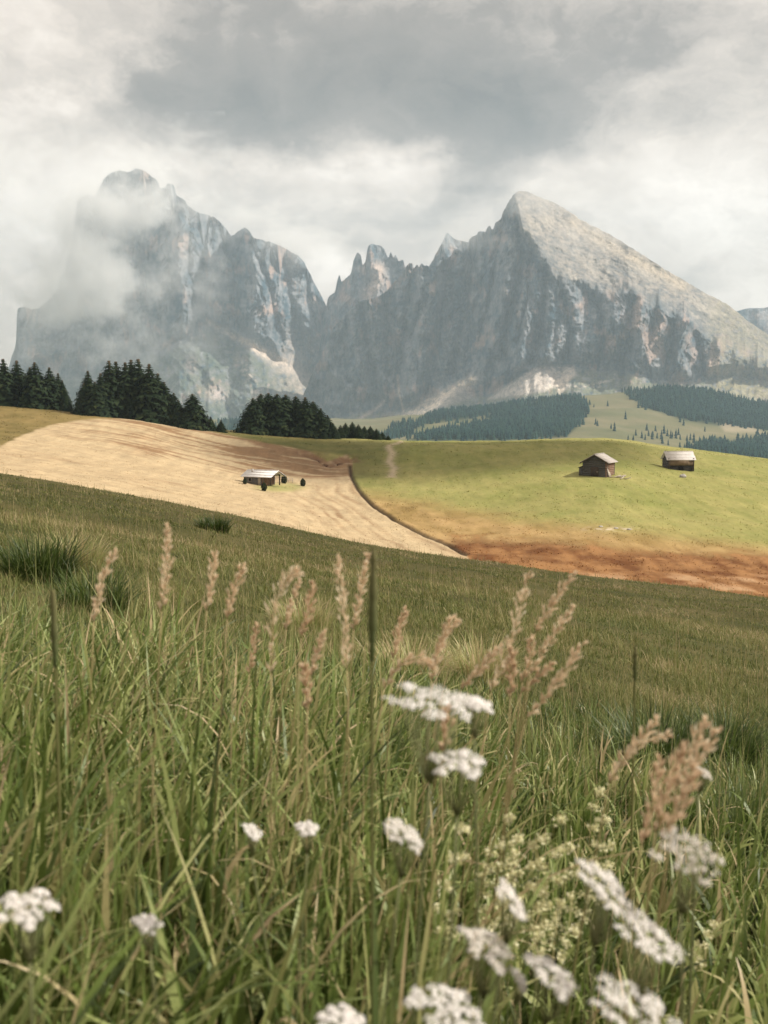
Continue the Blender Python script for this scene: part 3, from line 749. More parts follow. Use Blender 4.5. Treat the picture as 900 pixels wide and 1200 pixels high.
def trunk_mesh(h, r=.22):
    b = MB(); b.tube([(0, 0, -.4), (0, 0, h * .3), (.03, .02, h * .7), (0, 0, h * .99)], [r * 1.3, r, r * .5, .02], 8); return b.mesh('spruce_trunk', True)
CROWNS = [crown_mesh(1, 1, .30, .78), crown_mesh(2, 1, .345, .74), crown_mesh(3, 1, .40, .66), crown_mesh(4, 1, .44, .58), crown_mesh(5, 1, .20, 1.0)]
TRUNK = trunk_mesh(1, .014)

def add_spruce(px, pybase, pytop, Y, label, group, v, wide=1.0):
    x, y, z = at(px, pybase, Y); zt = at(px, pytop, Y)[2]; zb = gz(x, y) - .25
    h = zt - zb
    t = thing('spruce_tree', (x, y, zb), label, 'tree', group, random.random() * 6.28); t.scale = (h * wide * 1.2, h * wide * 1.2, h)
    link('crown', CROWNS[v], NEEDLE, t); link('trunk', TRUNK, BARK, t)
    return t
ORD = ['first', 'second', 'third', 'fourth', 'fifth', 'sixth', 'seventh', 'eighth', 'ninth', 'tenth', 'eleventh', 'twelfth', 'thirteenth', 'fourteenth', 'fifteenth', 'sixteenth']
def clump(lst, where, group, depth):
    lst = sorted(lst); n = len(lst)
    for i, e in enumerate(lst):
        px, pb, pt, v = e[:4]; wd = e[4] if len(e) > 4 else 1.0; dy = e[5] if len(e) > 5 else 0
        hh = 'tall' if pb - pt > 55 else ('mid-sized' if pb - pt > 30 else 'short')
        wr = {0: 'slender', 1: 'conical', 2: 'broad', 3: 'rounded', 4: 'narrow'}[v]
        add_spruce(px, pb, pt, depth + dy, f'{hh} {wr} spruce, {ORD[i]} from the left in the clump {where}', group, v, wd)
clump([(-14, 474, 424, 1), (5, 476, 420, 1, 1.15), (21, 477, 422, 1, 1.2, 4), (42, 479, 424, 2, 1.05), (36, 478, 430, 1, 1.1, 6), (59, 480, 430, 1, 1.1, 2), (69, 482, 437, 1, 1.0, 5), (74, 482, 445, 1, .8, 3), (77, 483, 456, 2, .75, 0)],
      "at the photo's left edge", 'spruces at the left edge of the hill', 312)
clump([(104, 491, 434, 1, 1.0, 0), (99, 490, 449, 2, .8, -2), (112, 491, 447, 2, 1.05, -3), (119, 490, 437, 1, 1.15, 1), (129, 491, 422, 1, 1.1, 5), (137, 490, 423, 1, 1.1, 9), (148, 490, 424, 1, 1.1, 6), (155, 490, 421, 2, 1.0, 10), (163, 490, 420, 1, 1.15, 8), (176, 490, 426, 1, 1.1, 4),
       (186, 490, 437, 1, 1.05, 6), (193, 490, 447, 2, 1.0, 5), (204, 491, 460, 2, 1.0, 4), (209, 492, 468, 2, .95, 2)],
      'above the mown slope', 'spruces above the mown slope', 303)
e = (226, 494, 461, 3, 1.15, 0)
add_spruce(*e[:3], 306, 'lone round topped dark spruce between the two big clumps', 'spruces along the hill crest', 3, 1.15)
add_spruce(247, 498, 488, 309, 'tiny young spruce just right of the lone round tree', 'spruces along the hill crest', 1, 1.3)
add_spruce(259, 500, 492, 309, 'smallest young spruce left of the domed clump', 'spruces along the hill crest', 1, 1.4)
clump([(297, 507, 466, 3, 1.1, 0), (306, 507, 461, 3, 1.0, 4), (315, 508, 460, 3, 1.1, 7), (325, 508, 461, 3, 1.05, 3), (335, 509, 462, 3, 1.1, 6), (347, 509, 464, 3, 1.05, 8), (358, 510, 465, 2, 1.15, 4), (367, 510, 470, 3, 1.05, 7), (376, 510, 478, 2, 1.1, 3), (384, 511, 486, 2, 1.1, 5), (390, 511, 495, 2, 1.1, 2)],
      'shaped like a dome', 'spruces of the domed clump', 318)
clump([(399, 513, 498, 2, 1.2), (405, 513, 495, 2, 1.1, 3), (413, 514, 494, 2, 1.1, 5), (420, 514, 497, 2, 1.2, 2), (427, 515, 499, 2, 1.2, 4), (434, 515, 499, 2, 1.2, 6), (441, 516, 502, 2, 1.3, 3), (448, 516, 506, 2, 1.3, 5), (455, 517, 510, 2, 1.4, 2)],
      'beside the trodden path', 'low spruces beside the path', 330)

# ------------------------------------------------------------------ far woods
def simple_spruce(g, n=5):
    V = []; Fc = []; k = 0
    for lv in range(3):
        z0 = .02 + lv * .27; z1 = min(1.0, z0 + .48); r = .21 * (1 - z0) + .01; a0 = g.random() * 6
        for j in range(n):
            a = a0 + j * 6.283 / n; rr = r * g.uniform(.8, 1.2); V.append((rr * math.cos(a), rr * math.sin(a), z0 + g.uniform(-.03, .03)))
        V.append((0, 0, z1))
        Fc += [[k + j, k + (j + 1) % n, k + n] for j in range(n)]; k += n + 1
    return np.array(V), np.array(Fc)
gg = np.random.default_rng(11)
proto = [simple_spruce(gg) for _ in range(6)]
FARM = leaf_mat('far_needles', [(0, (.003, .022, .030)), (1, (.024, .060, .050))], .0, .9, .05)  # needles shifted to blue: the distant haze put into their colour
def scatter_mesh(pts, name):
    V = []; Fc = []; T = []; n = 0
    for (x, y, z, h, w_) in pts:
        v, f = proto[gg.integers(6)]; a = gg.random() * 6.28; c, s = math.cos(a), math.sin(a)
        q = np.stack([(v[:, 0] * c - v[:, 1] * s) * h * w_ + x, (v[:, 0] * s + v[:, 1] * c) * h * w_ + y, v[:, 2] * h + z - .5], 1)
        V.append(q); Fc.append(f + n); n += len(v); T.append(np.full(len(v), gg.random()))
    return mesh_np(name, np.concatenate(V), np.concatenate(Fc), {'tint': np.concatenate(T)})
pts = []
area = [(FOREST[0], 3200), (FOREST[1], 1000), (FOREST[2], 4200), (FOREST[3], 1700), (FOREST[4], 500), (FOREST[5], 260)]
for poly, cnt in area:
    xs = [p[0] for p in poly]; ys_ = [p[1] for p in poly]; k = 0
    while k < cnt:
        px, py = gg.uniform(min(xs), max(xs)), gg.uniform(min(ys_), max(ys_))
        ins = inpoly(np.array([px]), np.array([py]), poly)[0]
        if not ins: continue
        k += 1; px += gg.normal(0, 3.5); py += gg.normal(0, 1.4)
        x, y, z = trace(px, py, 1000, 4200)
        if y > 4000: continue
        pts.append((x, y, gz(x, y), gg.uniform(9, 17), gg.uniform(1.0, 1.5)))
# loose fringe under the right cliffs
k = 0
while k < 420:
    px = gg.uniform(690, 930); py = 446 + (px - 690) * .08 + abs(gg.normal(0, 9)) - 8
    if pn(px / 12, py / 8, 5) < -.05: continue
    x, y, z = trace(px, py, 1000, 4200)
    if y < 4100: pts.append((x, y, gz(x, y), gg.uniform(10, 19), gg.uniform(.9, 1.3)))
    k += 1
tag(link('far_forest', scatter_mesh(pts, 'far_forest'), FARM), 'dark blue green spruce forest on the far valley sides', kind='stuff')
# lone spruces on the far pastures, each its own thing
LM = []
for q in range(4):
    v, f = proto[q]; LM.append(mesh_np('far_spruce', v, f, {'tint': np.full(len(v), .4)})); LM[-1].materials.append(FARM)
LONE = [(712, 474), (748, 478), (756, 481), (698, 497), (700, 501), (716, 506), (720, 509), (733, 492), (797, 497), (801, 500), (778, 509), (782, 511), (788, 512), (786, 514), (792, 513), (795, 510), (797, 514), (760, 511), (765, 512), (770, 514), (752, 514),
        (756, 516), (764, 515), (775, 515), (805, 516), (809, 514), (813, 517), (745, 512), (768, 506), (758, 504), (842, 498), (846, 500), (850, 497), (838, 496), (868, 503), (873, 504), (864, 501), (846, 492), (826, 506), (895, 508), (888, 505), (690, 484), (686, 488), (640, 512),
        (536, 493), (552, 508), (474, 510), (481, 511), (495, 510), (508, 511), (520, 508), (736, 517), (742, 519), (783, 520), (776, 519), (820, 521)]
for i, (px, py) in enumerate(LONE):
    x, y, z = trace(px, py, 1000, 4200); h = random.uniform(12, 21)
    o = link('far_spruce', LM[i % 4]); o.location = (x, y, gz(x, y) - .5); o.scale = (h, h, h); o.rotation_euler.z = random.random() * 6
    tag(o, 'small solitary spruce on the far pasture beyond the hill crest', 'tree', 'solitary spruces on the far pasture')

# ------------------------------------------------------------------ the three huts
LOGS = wood_mat('weathered_logs', (.034, .033, .032), (.115, .108, .10), .8, axis='X')
LOGS2 = wood_mat('sunlit_boards', (.12, .07, .048), (.28, .18, .125), .8)  # reddish boards of the sun sides, the sun's brightness put into their colour
GREYSH = wood_mat('grey_shingles', (.24, .215, .195), (.50, .46, .43), 1.0, .7)
PALE = wood_mat('pale_boards', (.28, .24, .20), (.52, .46, .39), 1.0)
SHING = wood_mat('silver_shingles', (.44, .41, .39), (.78, .75, .72), 1.0, .6)
DARKW = wood_mat('dark_beams', (.03, .022, .016), (.08, .058, .042), 1.0)
zz = NT('pale_metal_roof'); tc = zz.n('TexCoord').outputs['Object']
METAL = zz.out(zz.princ(zz.ramp(zz.noise(tc, 1.4, 4), [(.3, (.62, .61, .60)), (.7, (.80, .79, .78))]), .45, .5))
zz = NT('dark_opening'); tc = zz.n('TexCoord').outputs['Object']
DARK = zz.out(zz.princ(zz.ramp(zz.noise(tc, 3, 2), [(.3, (.008, .007, .006)), (.7, (.02, .018, .016))]), .9, .1))
zz = NT('boulder_stone'); tc = zz.n('TexCoord').outputs['Object']
STONE = zz.out(zz.princ(zz.ramp(zz.noise(tc, 2.5, 5), [(.3, (.18, .17, .16)), (.7, (.52, .49, .46))]), .9, .2))

def log_wall(b, L, H, T, M, n=8):
    """stacked logs along x from 0..L, each with its own round front"""
    hh = H / n
    for i in range(n):
        b.tube([np.array(M @ Vector(p)) for p in ((-.18, 0, (i + .5) * hh), (L + .18, 0, (i + .5) * hh))], hh * .53, 8)
def gable_roof(name, L, Wd, z, rise, over, thick, mat, parent, ridge='y', strips=7):
    """two pitched slabs of board courses; ridge along local y"""
    b = MB(); hw = Wd / 2 + over; sl_ = math.atan2(rise, Wd / 2)
    ln = hw / math.cos(sl_)
    for sd in (-1, 1):
        for i in range(strips):
            a0, a1 = ln * i / strips, ln * (i + 1.25) / strips
            a1 = min(a1, ln)
            off = .02 * (strips - i) * 0 + (.035 if i % 2 else .02)
            p = []
            for a, th in ((a0, off), (a1, off + .03)):
                x = sd * a * math.cos(sl_); zc = z + rise - a * math.sin(sl_)
                nx, nz = sd * math.sin(sl_), math.cos(sl_)
                for q in (0, thick): p.append((x + nx * (q + th), zc + nz * (q + th)))
            y0, y1 = -over - random.uniform(0, .08), L + over + random.uniform(0, .08)
            v = [(p[0][0], y0, p[0][1]), (p[1][0], y0, p[1][1]), (p[2][0], y0, p[2][1]), (p[3][0], y0, p[3][1]),
                 (p[0][0], y1, p[0][1]), (p[1][0], y1, p[1][1]), (p[2][0], y1, p[2][1]), (p[3][0], y1, p[3][1])]
            b.add(v, [(0, 1, 3, 2), (4, 6, 7, 5), (0, 4, 5, 1), (2, 3, 7, 6), (0, 2, 6, 4), (1, 5, 7, 3)])
    b.box(-.14, .14, -over, L + over, z + rise + .05, z + rise + thick + .10)
    return b.build(name, mat, parent)
def gable_fill(b, Wd, y, z, rise, t=.1):
    b.add([(-Wd / 2, y - t / 2, z), (Wd / 2, y - t / 2, z), (0, y - t / 2, z + rise), (-Wd / 2, y + t / 2, z), (Wd / 2, y + t / 2, z), (0, y + t / 2, z + rise)],
          [(0, 1, 2), (3, 5, 4), (0, 3, 4, 1), (1, 4, 5, 2), (2, 5, 3, 0)])
def I(x=0, y=0, z=0, r=0): return Matrix.Translation((x, y, z)) @ Matrix.Rotation(r, 4, 'Z')
def ground_at_px(px, py, lo=120, hi=345):
    x, y, z = trace(px, py, lo, hi); return x, y, gz(x, y)

zz = NT('bare_earth'); tc = zz.n('TexCoord').outputs['Object']
EARTH = zz.out(zz.princ(zz.ramp(zz.noise(tc, 2.5, 5), [(.3, (.07, .04, .025)), (.7, (.22, .14, .09))]), .95, .1))
# dark log hut with its gable end facing
hx, hy, hz_ = ground_at_px(697, 558)
hut = thing('log_hut', (hx, hy, hz_ - .25), 'dark weathered log hut with its gable end facing, on the green pasture', 'hut', 'hay huts on the meadows', R(-27))
Wd, L, H, rise = 4.4, 5.2, 3.1, 1.25
b = MB(); log_wall(b, Wd, H, .2, I(-Wd / 2, 0), 9); gable_fill(b, Wd, 0, H - .05, rise)
for i in range(4): b.box(-Wd / 2 * (1 - (i + .5) / 4.4), Wd / 2 * (1 - (i + .5) / 4.4), -.09, .09, H + i * .29, H + i * .29 + .26)
f = b.build('gable_wall', LOGS, hut)
b = MB(); log_wall(b, Wd, H, .2, I(-Wd / 2, L), 9); gable_fill(b, Wd, L, H - .05, rise); b.build('gable_wall', LOGS, hut)
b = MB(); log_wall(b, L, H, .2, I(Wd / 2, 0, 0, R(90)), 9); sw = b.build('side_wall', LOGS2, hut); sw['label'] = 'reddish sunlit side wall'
b = MB(); log_wall(b, L, H, .2, I(-Wd / 2, 0, 0, R(90)), 9); b.build('side_wall', LOGS, hut)
gable_roof('roof', L, Wd, H, rise, .65, .07, GREYSH, hut); hut.scale = (1.1, 1.1, 1.1)
for s in (-1, 1):
    b = MB(); b.tube([(s * (Wd / 2 + .6), -.62, H - .42), (0, -.62, H + rise - .08)], .09, 6); b.build('barge_board', DARKW, hut)
b = MB(); b.box(-.75, .75, -.2, -.16, .25, 2.0); dr = b.build('door', DARKW, hut)
b = MB(); b.box(.45, .55, -.26, -.2, 1.0, 1.25); b.build('handle', PALE, dr)
b = MB(); b.box(-Wd / 2 - 1.0, -Wd / 2 - .22, .25, 2.6, .0, 1.75); b.add([(-Wd / 2 - 1.2, .1, 1.72), (-Wd / 2 - .2, .1, 2.15), (-Wd / 2 - .2, 2.8, 2.15), (-Wd / 2 - 1.2, 2.8, 1.72), (-Wd / 2 - 1.2, .1, 1.8), (-Wd / 2 - .2, .1, 2.23), (-Wd / 2 - .2, 2.8, 2.23), (-Wd / 2 - 1.2, 2.8, 1.8)], [(0, 1, 2, 3), (4, 7, 6, 5), (0, 4, 5, 1), (1, 5, 6, 2), (2, 6, 7, 3), (3, 7, 4, 0)])
b.build('lean_to', LOGS, hut)
# boards leaning on the sunny side and broken timber beyond
c, s = math.cos(R(-27)), math.sin(R(-27))
def loc(x, y): return hx + x * c - y * s, hy + x * s + y * c
for i in range(5):
    b = MB(); y0 = .5 + i * .36
    M = Matrix.Translation((Wd / 2 + .75, y0, 0)) @ Matrix.Rotation(R(-12 - 2 * i), 4, 'Y') @ Matrix.Rotation(R(random.uniform(-4, 4)), 4, 'X')
    b.box(-.03, .03, -.15, .15, 0, 2.3 - .12 * i, M)
    o = b.build('leaning_board', PALE); o.location = (hx, hy, hz_ - .2); o.rotation_euler.z = R(-27)
    tag(o, 'pale plank leaning against the reddish side of the dark log hut', 'plank', 'pale planks leaning on the log hut')
for i, (dx, dy, a, L_) in enumerate([(4.0, 1.2, 20, 2.6), (4.8, 2.2, -15, 2.2), (5.4, 1.4, 55, 1.8), (4.4, 3.0, 8, 2.8), (6.2, 2.4, -30, 1.6)]):
    b = MB(); x, y = loc(dx, dy); b.tube([(-L_ / 2, 0, 0), (0, .05, .08), (L_ / 2, 0, .35)], .10, 6)
    o = b.build('timber_pole', PALE); o.location = (x, y, gz(x, y) + .15); o.rotation_euler.z = R(a)
    tag(o, 'grey broken timber pole lying in the grass beside the log hut', 'timber', 'broken timbers beside the log hut')

# small hut with its long roof facing
hx, hy, hz_ = ground_at_px(797.5, 552)
h3 = thing('log_hut', (hx, hy, hz_ - .2), 'small dark hut with a broad silvery roof, farther right on the pasture', 'hut', 'hay huts on the meadows', R(3))
Wd3, L3, H3, rise3 = 3.6, 5.2, 2.75, 1.35      # ridge along the hut's long side
rot = I(-L3 / 2, 0, 0)
b = MB(); log_wall(b, L3, H3, .2, I(-L3 / 2, -Wd3 / 2 + 2.1), 7); b.build('front_wall', LOGS, h3)
b = MB(); log_wall(b, L3, H3, .2, I(-L3 / 2, Wd3 / 2 + 2.1), 7); b.build('rear_wall', LOGS, h3)
for sd in (-1, 1):
    b = MB(); log_wall(b, Wd3, H3, .2, I(sd * L3 / 2, 0, 0, R(90)), 7)
    b.add([(sd * L3 / 2 - .08, 0, H3 - .05), (sd * L3 / 2 - .08, Wd3, H3 - .05), (sd * L3 / 2 - .08, Wd3 / 2, H3 + rise3), (sd * L3 / 2 + .08, 0, H3 - .05), (sd * L3 / 2 + .08, Wd3, H3 - .05), (sd * L3 / 2 + .08, Wd3 / 2, H3 + rise3)], [(0, 2, 1), (3, 4, 5), (0, 1, 4, 3), (1, 2, 5, 4), (2, 0, 3, 5)])
    b.build('gable_wall', LOGS, h3)
h3.scale = (1.08, 1.08, 1.08)
r3 = gable_roof('roof', L3, Wd3, H3, rise3, .55, .07, SHING, h3, strips=6)
r3.rotation_euler.z = R(-90); r3.location = (-L3 / 2, Wd3 / 2, 0)
b = MB(); b.box(-L3 / 2 - .05, L3 / 2 + .05, -.30, -.24, 1.25, H3 - .35); lo_ = b.build('front_boarding', wood_mat('brown_boards', (.10, .07, .045), (.26, .19, .125), .9), h3)
for sx in (-1, 1):
    b = MB(); b.box(sx * (L3 / 2 + .12) - .1, sx * (L3 / 2 + .12) + .1, -.42, -.22, 0, H3 + .05); b.build('corner_post', DARKW, h3)
b = MB(); b.box(-.55, .55, -.27, -.2, .1, 1.02); b.build('door', DARK, h3)

# boulder below the small hut, two dark hollows
import bmesh
def rock_mesh(name, seed, r, amp=.35):
    bm = bmesh.new(); bmesh.ops.create_icosphere(bm, subdivisions=3, radius=1)
    v = np.array([q.co[:] for q in bm.verts]); f = np.array([[q.index for q in p.verts] for p in bm.faces]); bm.free()
    n = fbm(v[:, 0] * 1.3 + v[:, 2], v[:, 1] * 1.3 - v[:, 2] * .7, seed, 4)
    return mesh_np(name, v * (1 + amp * n)[:, None] * np.array(r), f)
def rock(px, py, r, label, seed, mat=STONE, name='boulder', group=None):
    x, y, z = ground_at_px(px, py); o = link(name, rock_mesh(name, seed, r), mat); o.location = (x, y, z + r[2] * .35); tag(o, label, 'rock', group)
rock(800, 560, (.75, .5, .55), 'lone pale boulder with a dark underside below the small hut', 5)
for i, (px, py) in enumerate([(704, 619), (722, 620), (737, 621)]):
    rock(px, py, (.35, .25, .16), 'pale stone in the line of stones along the pasture foot', 20 + i, group='pale stones along the pasture foot')
for i, (px, py) in enumerate([(355, 532), (371, 538), (381, 542), (388, 545), (398, 542)]):
    rock(px, py, (.8, .5, .45), 'brown clod of earth on the eroded lip of the mown slope', 40 + i, mat=EARTH, name='earth_clod', group='earth clods on the eroded lip')

# hay hut with the pale metal roof on the mown slope
hx, hy, hz_ = ground_at_px(304, 568)
h1 = thing('hay_hut', (hx, hy, hz_ - .2), 'hay hut with a pale metal roof and open porch on the mown slope', 'hut', 'hay huts on the meadows', R(-30))
Lb, Wb, Hb, rb = 4.6, 3.9, 2.05, .95      # long side along x, porch at the +x end
b = MB(); log_wall(b, Lb, Hb, .2, I(-Lb / 2, -Wb / 2), 7); b.build('front_wall', wood_mat('grey_logs', (.07, .066, .062), (.20, .19, .18), .8, axis='X'), h1)
b = MB(); log_wall(b, Lb, Hb, .2, I(-Lb / 2, Wb / 2), 7); b.build('rear_wall', LOGS, h1)
b = MB(); log_wall(b, Wb, Hb, .2, I(-Lb / 2, -Wb / 2, 0, R(90)), 7); b.build('end_wall', LOGS, h1)
b = MB(); log_wall(b, Wb, Hb, .2, I(Lb / 2, -Wb / 2, 0, R(90)), 7)
b.add([(Lb / 2 - .08, -Wb / 2, Hb), (Lb / 2 - .08, Wb / 2, Hb), (Lb / 2 - .08, 0, Hb + rb), (Lb / 2 + .08, -Wb / 2, Hb), (Lb / 2 + .08, Wb / 2, Hb), (Lb / 2 + .08, 0, Hb + rb)], [(0, 2, 1), (3, 4, 5), (0, 1, 4, 3), (1, 2, 5, 4), (2, 0, 3, 5)])
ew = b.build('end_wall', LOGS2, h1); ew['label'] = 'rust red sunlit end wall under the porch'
rf = gable_roof('roof', Lb + 1.9, Wb, Hb, rb, .7, .06, METAL, h1, strips=3); rf.rotation_euler.z = R(-90); rf.location = (-Lb / 2, 0, 0)
b = MB(); b.box(-1.35, -1.0, -.9, -.6, Hb + rb - .5, Hb + rb + .35); ch = b.build('chimney', STONE, rf); ch.matrix_parent_inverse = rf.matrix_basis.inverted()
for y in (-1.6, 1.6):
    b = MB(); b.box(Lb / 2 + 1.6, Lb / 2 + 1.8, y - .1, y + .1, 0, Hb); b.build('porch_post', DARKW, h1)
b = MB(); b.box(Lb / 2 + 1.62, Lb / 2 + 1.78, -1.7, 1.7, Hb - .02, Hb + .16); b.build('porch_beam', DARKW, h1)
for s in (-1, 1):
    b = MB(); b.tube([(Lb / 2 + 2.55, s * (Wb / 2 + .6), Hb - .33), (Lb / 2 + 2.55, 0, Hb + rb - .04)], .09, 6); b.build('barge_board', DARKW, h1)
b = MB(); b.box(1.2, 1.9, -Wb / 2 - .24, -Wb / 2 - .18, .15, 1.85); b.build('door', PALE, h1)
b = MB(); b.box(-1.2, -.5, -Wb / 2 - .22, -Wb / 2 - .17, .9, 1.5); wn_ = b.build('window', DARK, h1)
b = MB()
for (a0, a1, z0, z1) in ((-1.28, -.42, 1.5, 1.58), (-1.28, -.42, .82, .9), (-1.28, -1.2, .9, 1.5), (-.5, -.42, .9, 1.5)): b.box(a0, a1, -Wb / 2 - .25, -Wb / 2 - .17, z0, z1)
b.build('window_frame', PALE, wn_)

# the little shrubs, and the yard fence
SHRUB = leaf_mat('shrub_leaves', [(0, (.015, .026, .010)), (1, (.05, .065, .022))], .2, .7)
def shrub_mesh(seed):
    g = np.random.default_rng(seed); n = 900
    u = g.random(n) ** .4; th = g.random(n) * 6.283; z = g.random(n)
    rr = .34 * np.sin(np.clip(z * .93 + .07, 0, 1) * math.pi) ** .7 * u
    c = np.stack([rr * np.cos(th), rr * np.sin(th), z], 1); s = g.uniform(.03, .075, n)
    d1 = g.normal(size=(n, 3)); d1 /= np.linalg.norm(d1, axis=1)[:, None]; d2 = np.cross(d1, g.normal(size=(n, 3))); d2 /= np.linalg.norm(d2, axis=1)[:, None]
    v = np.stack([c - d1 * s[:, None], c + d2 * s[:, None], c + d1 * s[:, None], c - d2 * s[:, None]], 1).reshape(-1, 3)
    return mesh_np('foliage', v, np.arange(4 * n).reshape(-1, 4), {'tint': np.repeat(g.random(n), 4)})
for px, pb, h, lab in [(309.5, 575.5, 1.75, 'small dark upright shrub in front of the hay hut door'), (333, 566.5, 2.0, 'tallest small upright shrub right of the hay hut porch'), (355, 569, 1.75, 'outermost small upright shrub at the edge of the yard'), (287, 568.5, 1.3, 'small dark shrub at the left corner of the hay hut')]:
    x, y, z = ground_at_px(px, pb); t = thing('shrub', (x, y, z - .1), lab, 'shrub', 'shrubs round the hay hut', random.random() * 6); t.scale = (h, h, h)
    link('foliage', shrub_mesh(int(px)), SHRUB, t)
    b = MB(); b.tube([(0, 0, -.1), (0, 0, .5)], .03, 6); b.build('stem', BARK, t)
a = np.array(ground_at_px(322, 563.5)); e = np.array(ground_at_px(343, 565.5))
fe = thing('yard_fence', tuple(a), 'low wooden rail fence beside the hay hut porch', 'fence', None, 0)
d_ = e - a
for i in range(5):
    p = d_ * i / 4; b = MB(); b.box(p[0] - .06, p[0] + .06, p[1] - .06, p[1] + .06, p[2] - .3, p[2] + 1.0); b.build('post', PALE, fe)
for hgt in (.45, .85):
    b = MB(); b.tube([(0, 0, hgt), tuple(d_ / 2 + np.array((0, -.02, hgt))), tuple(d_ + np.array((0, 0, hgt)))], .045, 6); b.build('rail', PALE, fe)
# ------------------------------------------------------------------ grass
def blades(base, h, wd, az, lean, curl, nseg, tint, tipw=.12, ex=1.6, twist=None, name='grass', mat=None, fold=0):
    """one tapered, bending blade per entry"""
    N = len(base); s = np.linspace(0, 1, nseg + 1)[None, :]
    ang = lean[:, None] + curl[:, None] * s ** ex                      # angle from vertical along the blade
    seg = h[:, None] / nseg
    dr = np.sin(ang) * seg; dz = np.cos(ang) * seg
    rr = np.concatenate([np.zeros((N, 1)), np.cumsum(dr[:, 1:], 1)], 1); zz_ = np.concatenate([np.zeros((N, 1)), np.cumsum(dz[:, 1:], 1)], 1)
    prof = np.minimum(1.0, .55 + 1.6 * s) * (1 - s ** 2.4) + tipw * 0
    hw = .5 * wd[:, None] * prof + 1e-4
    tw = az[:, None] + math.pi / 2 + (0 if twist is None else twist[:, None] * s)
    cx = base[:, 0:1] + rr * np.cos(az)[:, None]; cy = base[:, 1:2] + rr * np.sin(az)[:, None]; cz = base[:, 2:3] + zz_
    ox, oy = np.cos(tw) * hw, np.sin(tw) * hw
    oz = 0 if twist is None else np.sin(twist[:, None] * s * .5) * hw * .5
    L = np.stack([cx - ox, cy - oy, cz - oz], -1); Rr = np.stack([cx + ox, cy + oy, cz + oz], -1)
    V = np.stack([L, Rr], 2).reshape(-1, 3)                             # N,(nseg+1),2
    i0 = (np.arange(N) * (nseg + 1) * 2)[:, None] + (np.arange(nseg) * 2)[None, :]
    Q = np.stack([i0, i0 + 1, i0 + 3, i0 + 2], -1).reshape(-1, 4)
    T = np.repeat(np.clip(tint[:, None] + .10 * (s - .4) + 0 * h[:, None], 0, 1), 2, axis=1).ravel()
    return V, Q, T
MEADOW = leaf_mat('meadow_blades', [(0, (.036, .046, .014)), (.25, (.074, .098, .025)), (.5, (.152, .176, .050)), (.72, (.28, .255, .105)), (1, (.46, .365, .22))], .34, .6, .2)
class GM:
    def __init__(s): s.V = []; s.Q = []; s.T = []; s.n = 0
    def add(s, V, Q, T): s.V.append(V); s.Q.append(Q + s.n); s.T.append(T); s.n += len(V)
    def build(s, name, mat, parent=None):
        return link(name, mesh_np(name, np.concatenate(s.V), np.concatenate(s.Q), {'tint': np.concatenate(s.T)}, smooth=True), mat, parent)
GRASS = leaf_mat('grass_blades', [(0, (.018, .034, .009)), (.25, (.055, .088, .018)), (.5, (.150, .205, .050)), (.68, (.36, .395, .150)), (.84, (.46, .385, .20)), (1, (.58, .45, .28))], .36, .46, .4)
def U(a, b, n): return rng.uniform(a, b, n)

# tall broad-leaved grass close to the camera: thick on the left, thinner to the right
def near_field(n, y0, y1, hfun, wfun, nseg, tfun, dens=None):
    Y = np.sqrt(U(y0 * y0, y1 * y1, n)); X = U(-1, 1, n) * (.40 * Y + .25)
    px = 450 + F * X / Y
    cl_ = fbm(X / .35, Y / .35, 90, 3)
    keep = U(0, 1, n) < (dens(px, Y, X) if dens else 1)
    X, Y, px, cl_ = X[keep], Y[keep], px[keep], cl_[keep]; n = len(X)
    h = hfun(px, Y, n) * np.clip(1 + .55 * cl_, .5, 1.5); 
    base = np.stack([X, Y, height(X, Y) - .01], 1)
    return base, h, wfun(n), tfun(px, Y, n, cl_)
tall = lambda px: 1 - sst(470, 640, px)
gm_ = GM()
base, h, wd, ti = near_field(5000, .75, 4.6, lambda px, Y, n: (.30 + .30 * tall(px) * (1 - .45 * sst(2.0, 4.4, Y))) * U(.45, 1.22, n), lambda n: U(.0055, .0145, n), 9,
    lambda px, Y, n, c: np.clip(rng.normal(.45, .18, n) + .15 * c + np.where(U(0, 1, n) < .05, .35, 0), 0, 1), dens=lambda px, Y, X: .35 + .65 * tall(px))
n = len(h)
gm_.add(*blades(base, h, wd, rng.normal(.2, 1.5, n), np.abs(rng.normal(.10, .10, n)), np.abs(rng.normal(.75, .65, n)), 9, ti, twist=rng.normal(0, .9, n)))
# broad arching leaves within arm's reach
base, h, wd, ti = near_field(12500, .85, 4.2, lambda px, Y, n: (.25 + .22 * tall(px)) * U(.6, 1.2, n), lambda n: U(.007, .0215, n), 10,
    lambda px, Y, n, c: np.clip(rng.normal(.51, .17, n) + .18 * c + np.where(U(0, 1, n) < .06, .3, 0), 0, 1), dens=lambda px, Y, X: .55 + .45 * tall(px))
n = len(h)
gm_.add(*blades(base, h, wd, rng.normal(.1, 1.6, n), np.abs(rng.normal(.10, .09, n)), np.abs(rng.normal(1.1, .75, n)), 10, ti, twist=rng.normal(0, .9, n), ex=3.0))
# a lower, denser understorey that closes the sward
base, h, wd, ti = near_field(25000, .75, 6.5, lambda px, Y, n: (.15 + .08 * tall(px)) * U(.5, 1.3, n), lambda n: U(.004, .010, n), 5,
    lambda px, Y, n, c: np.clip(rng.normal(.36, .15, n) + .15 * c + np.where(U(0, 1, n) < .06, .4, 0), 0, 1))
n = len(h)
gm_.add(*blades(base, h, wd, U(0, 6.28, n), np.abs(rng.normal(.22, .2, n)), np.abs(rng.normal(.6, .5, n)), 5, ti, twist=rng.normal(0, .8, n)))
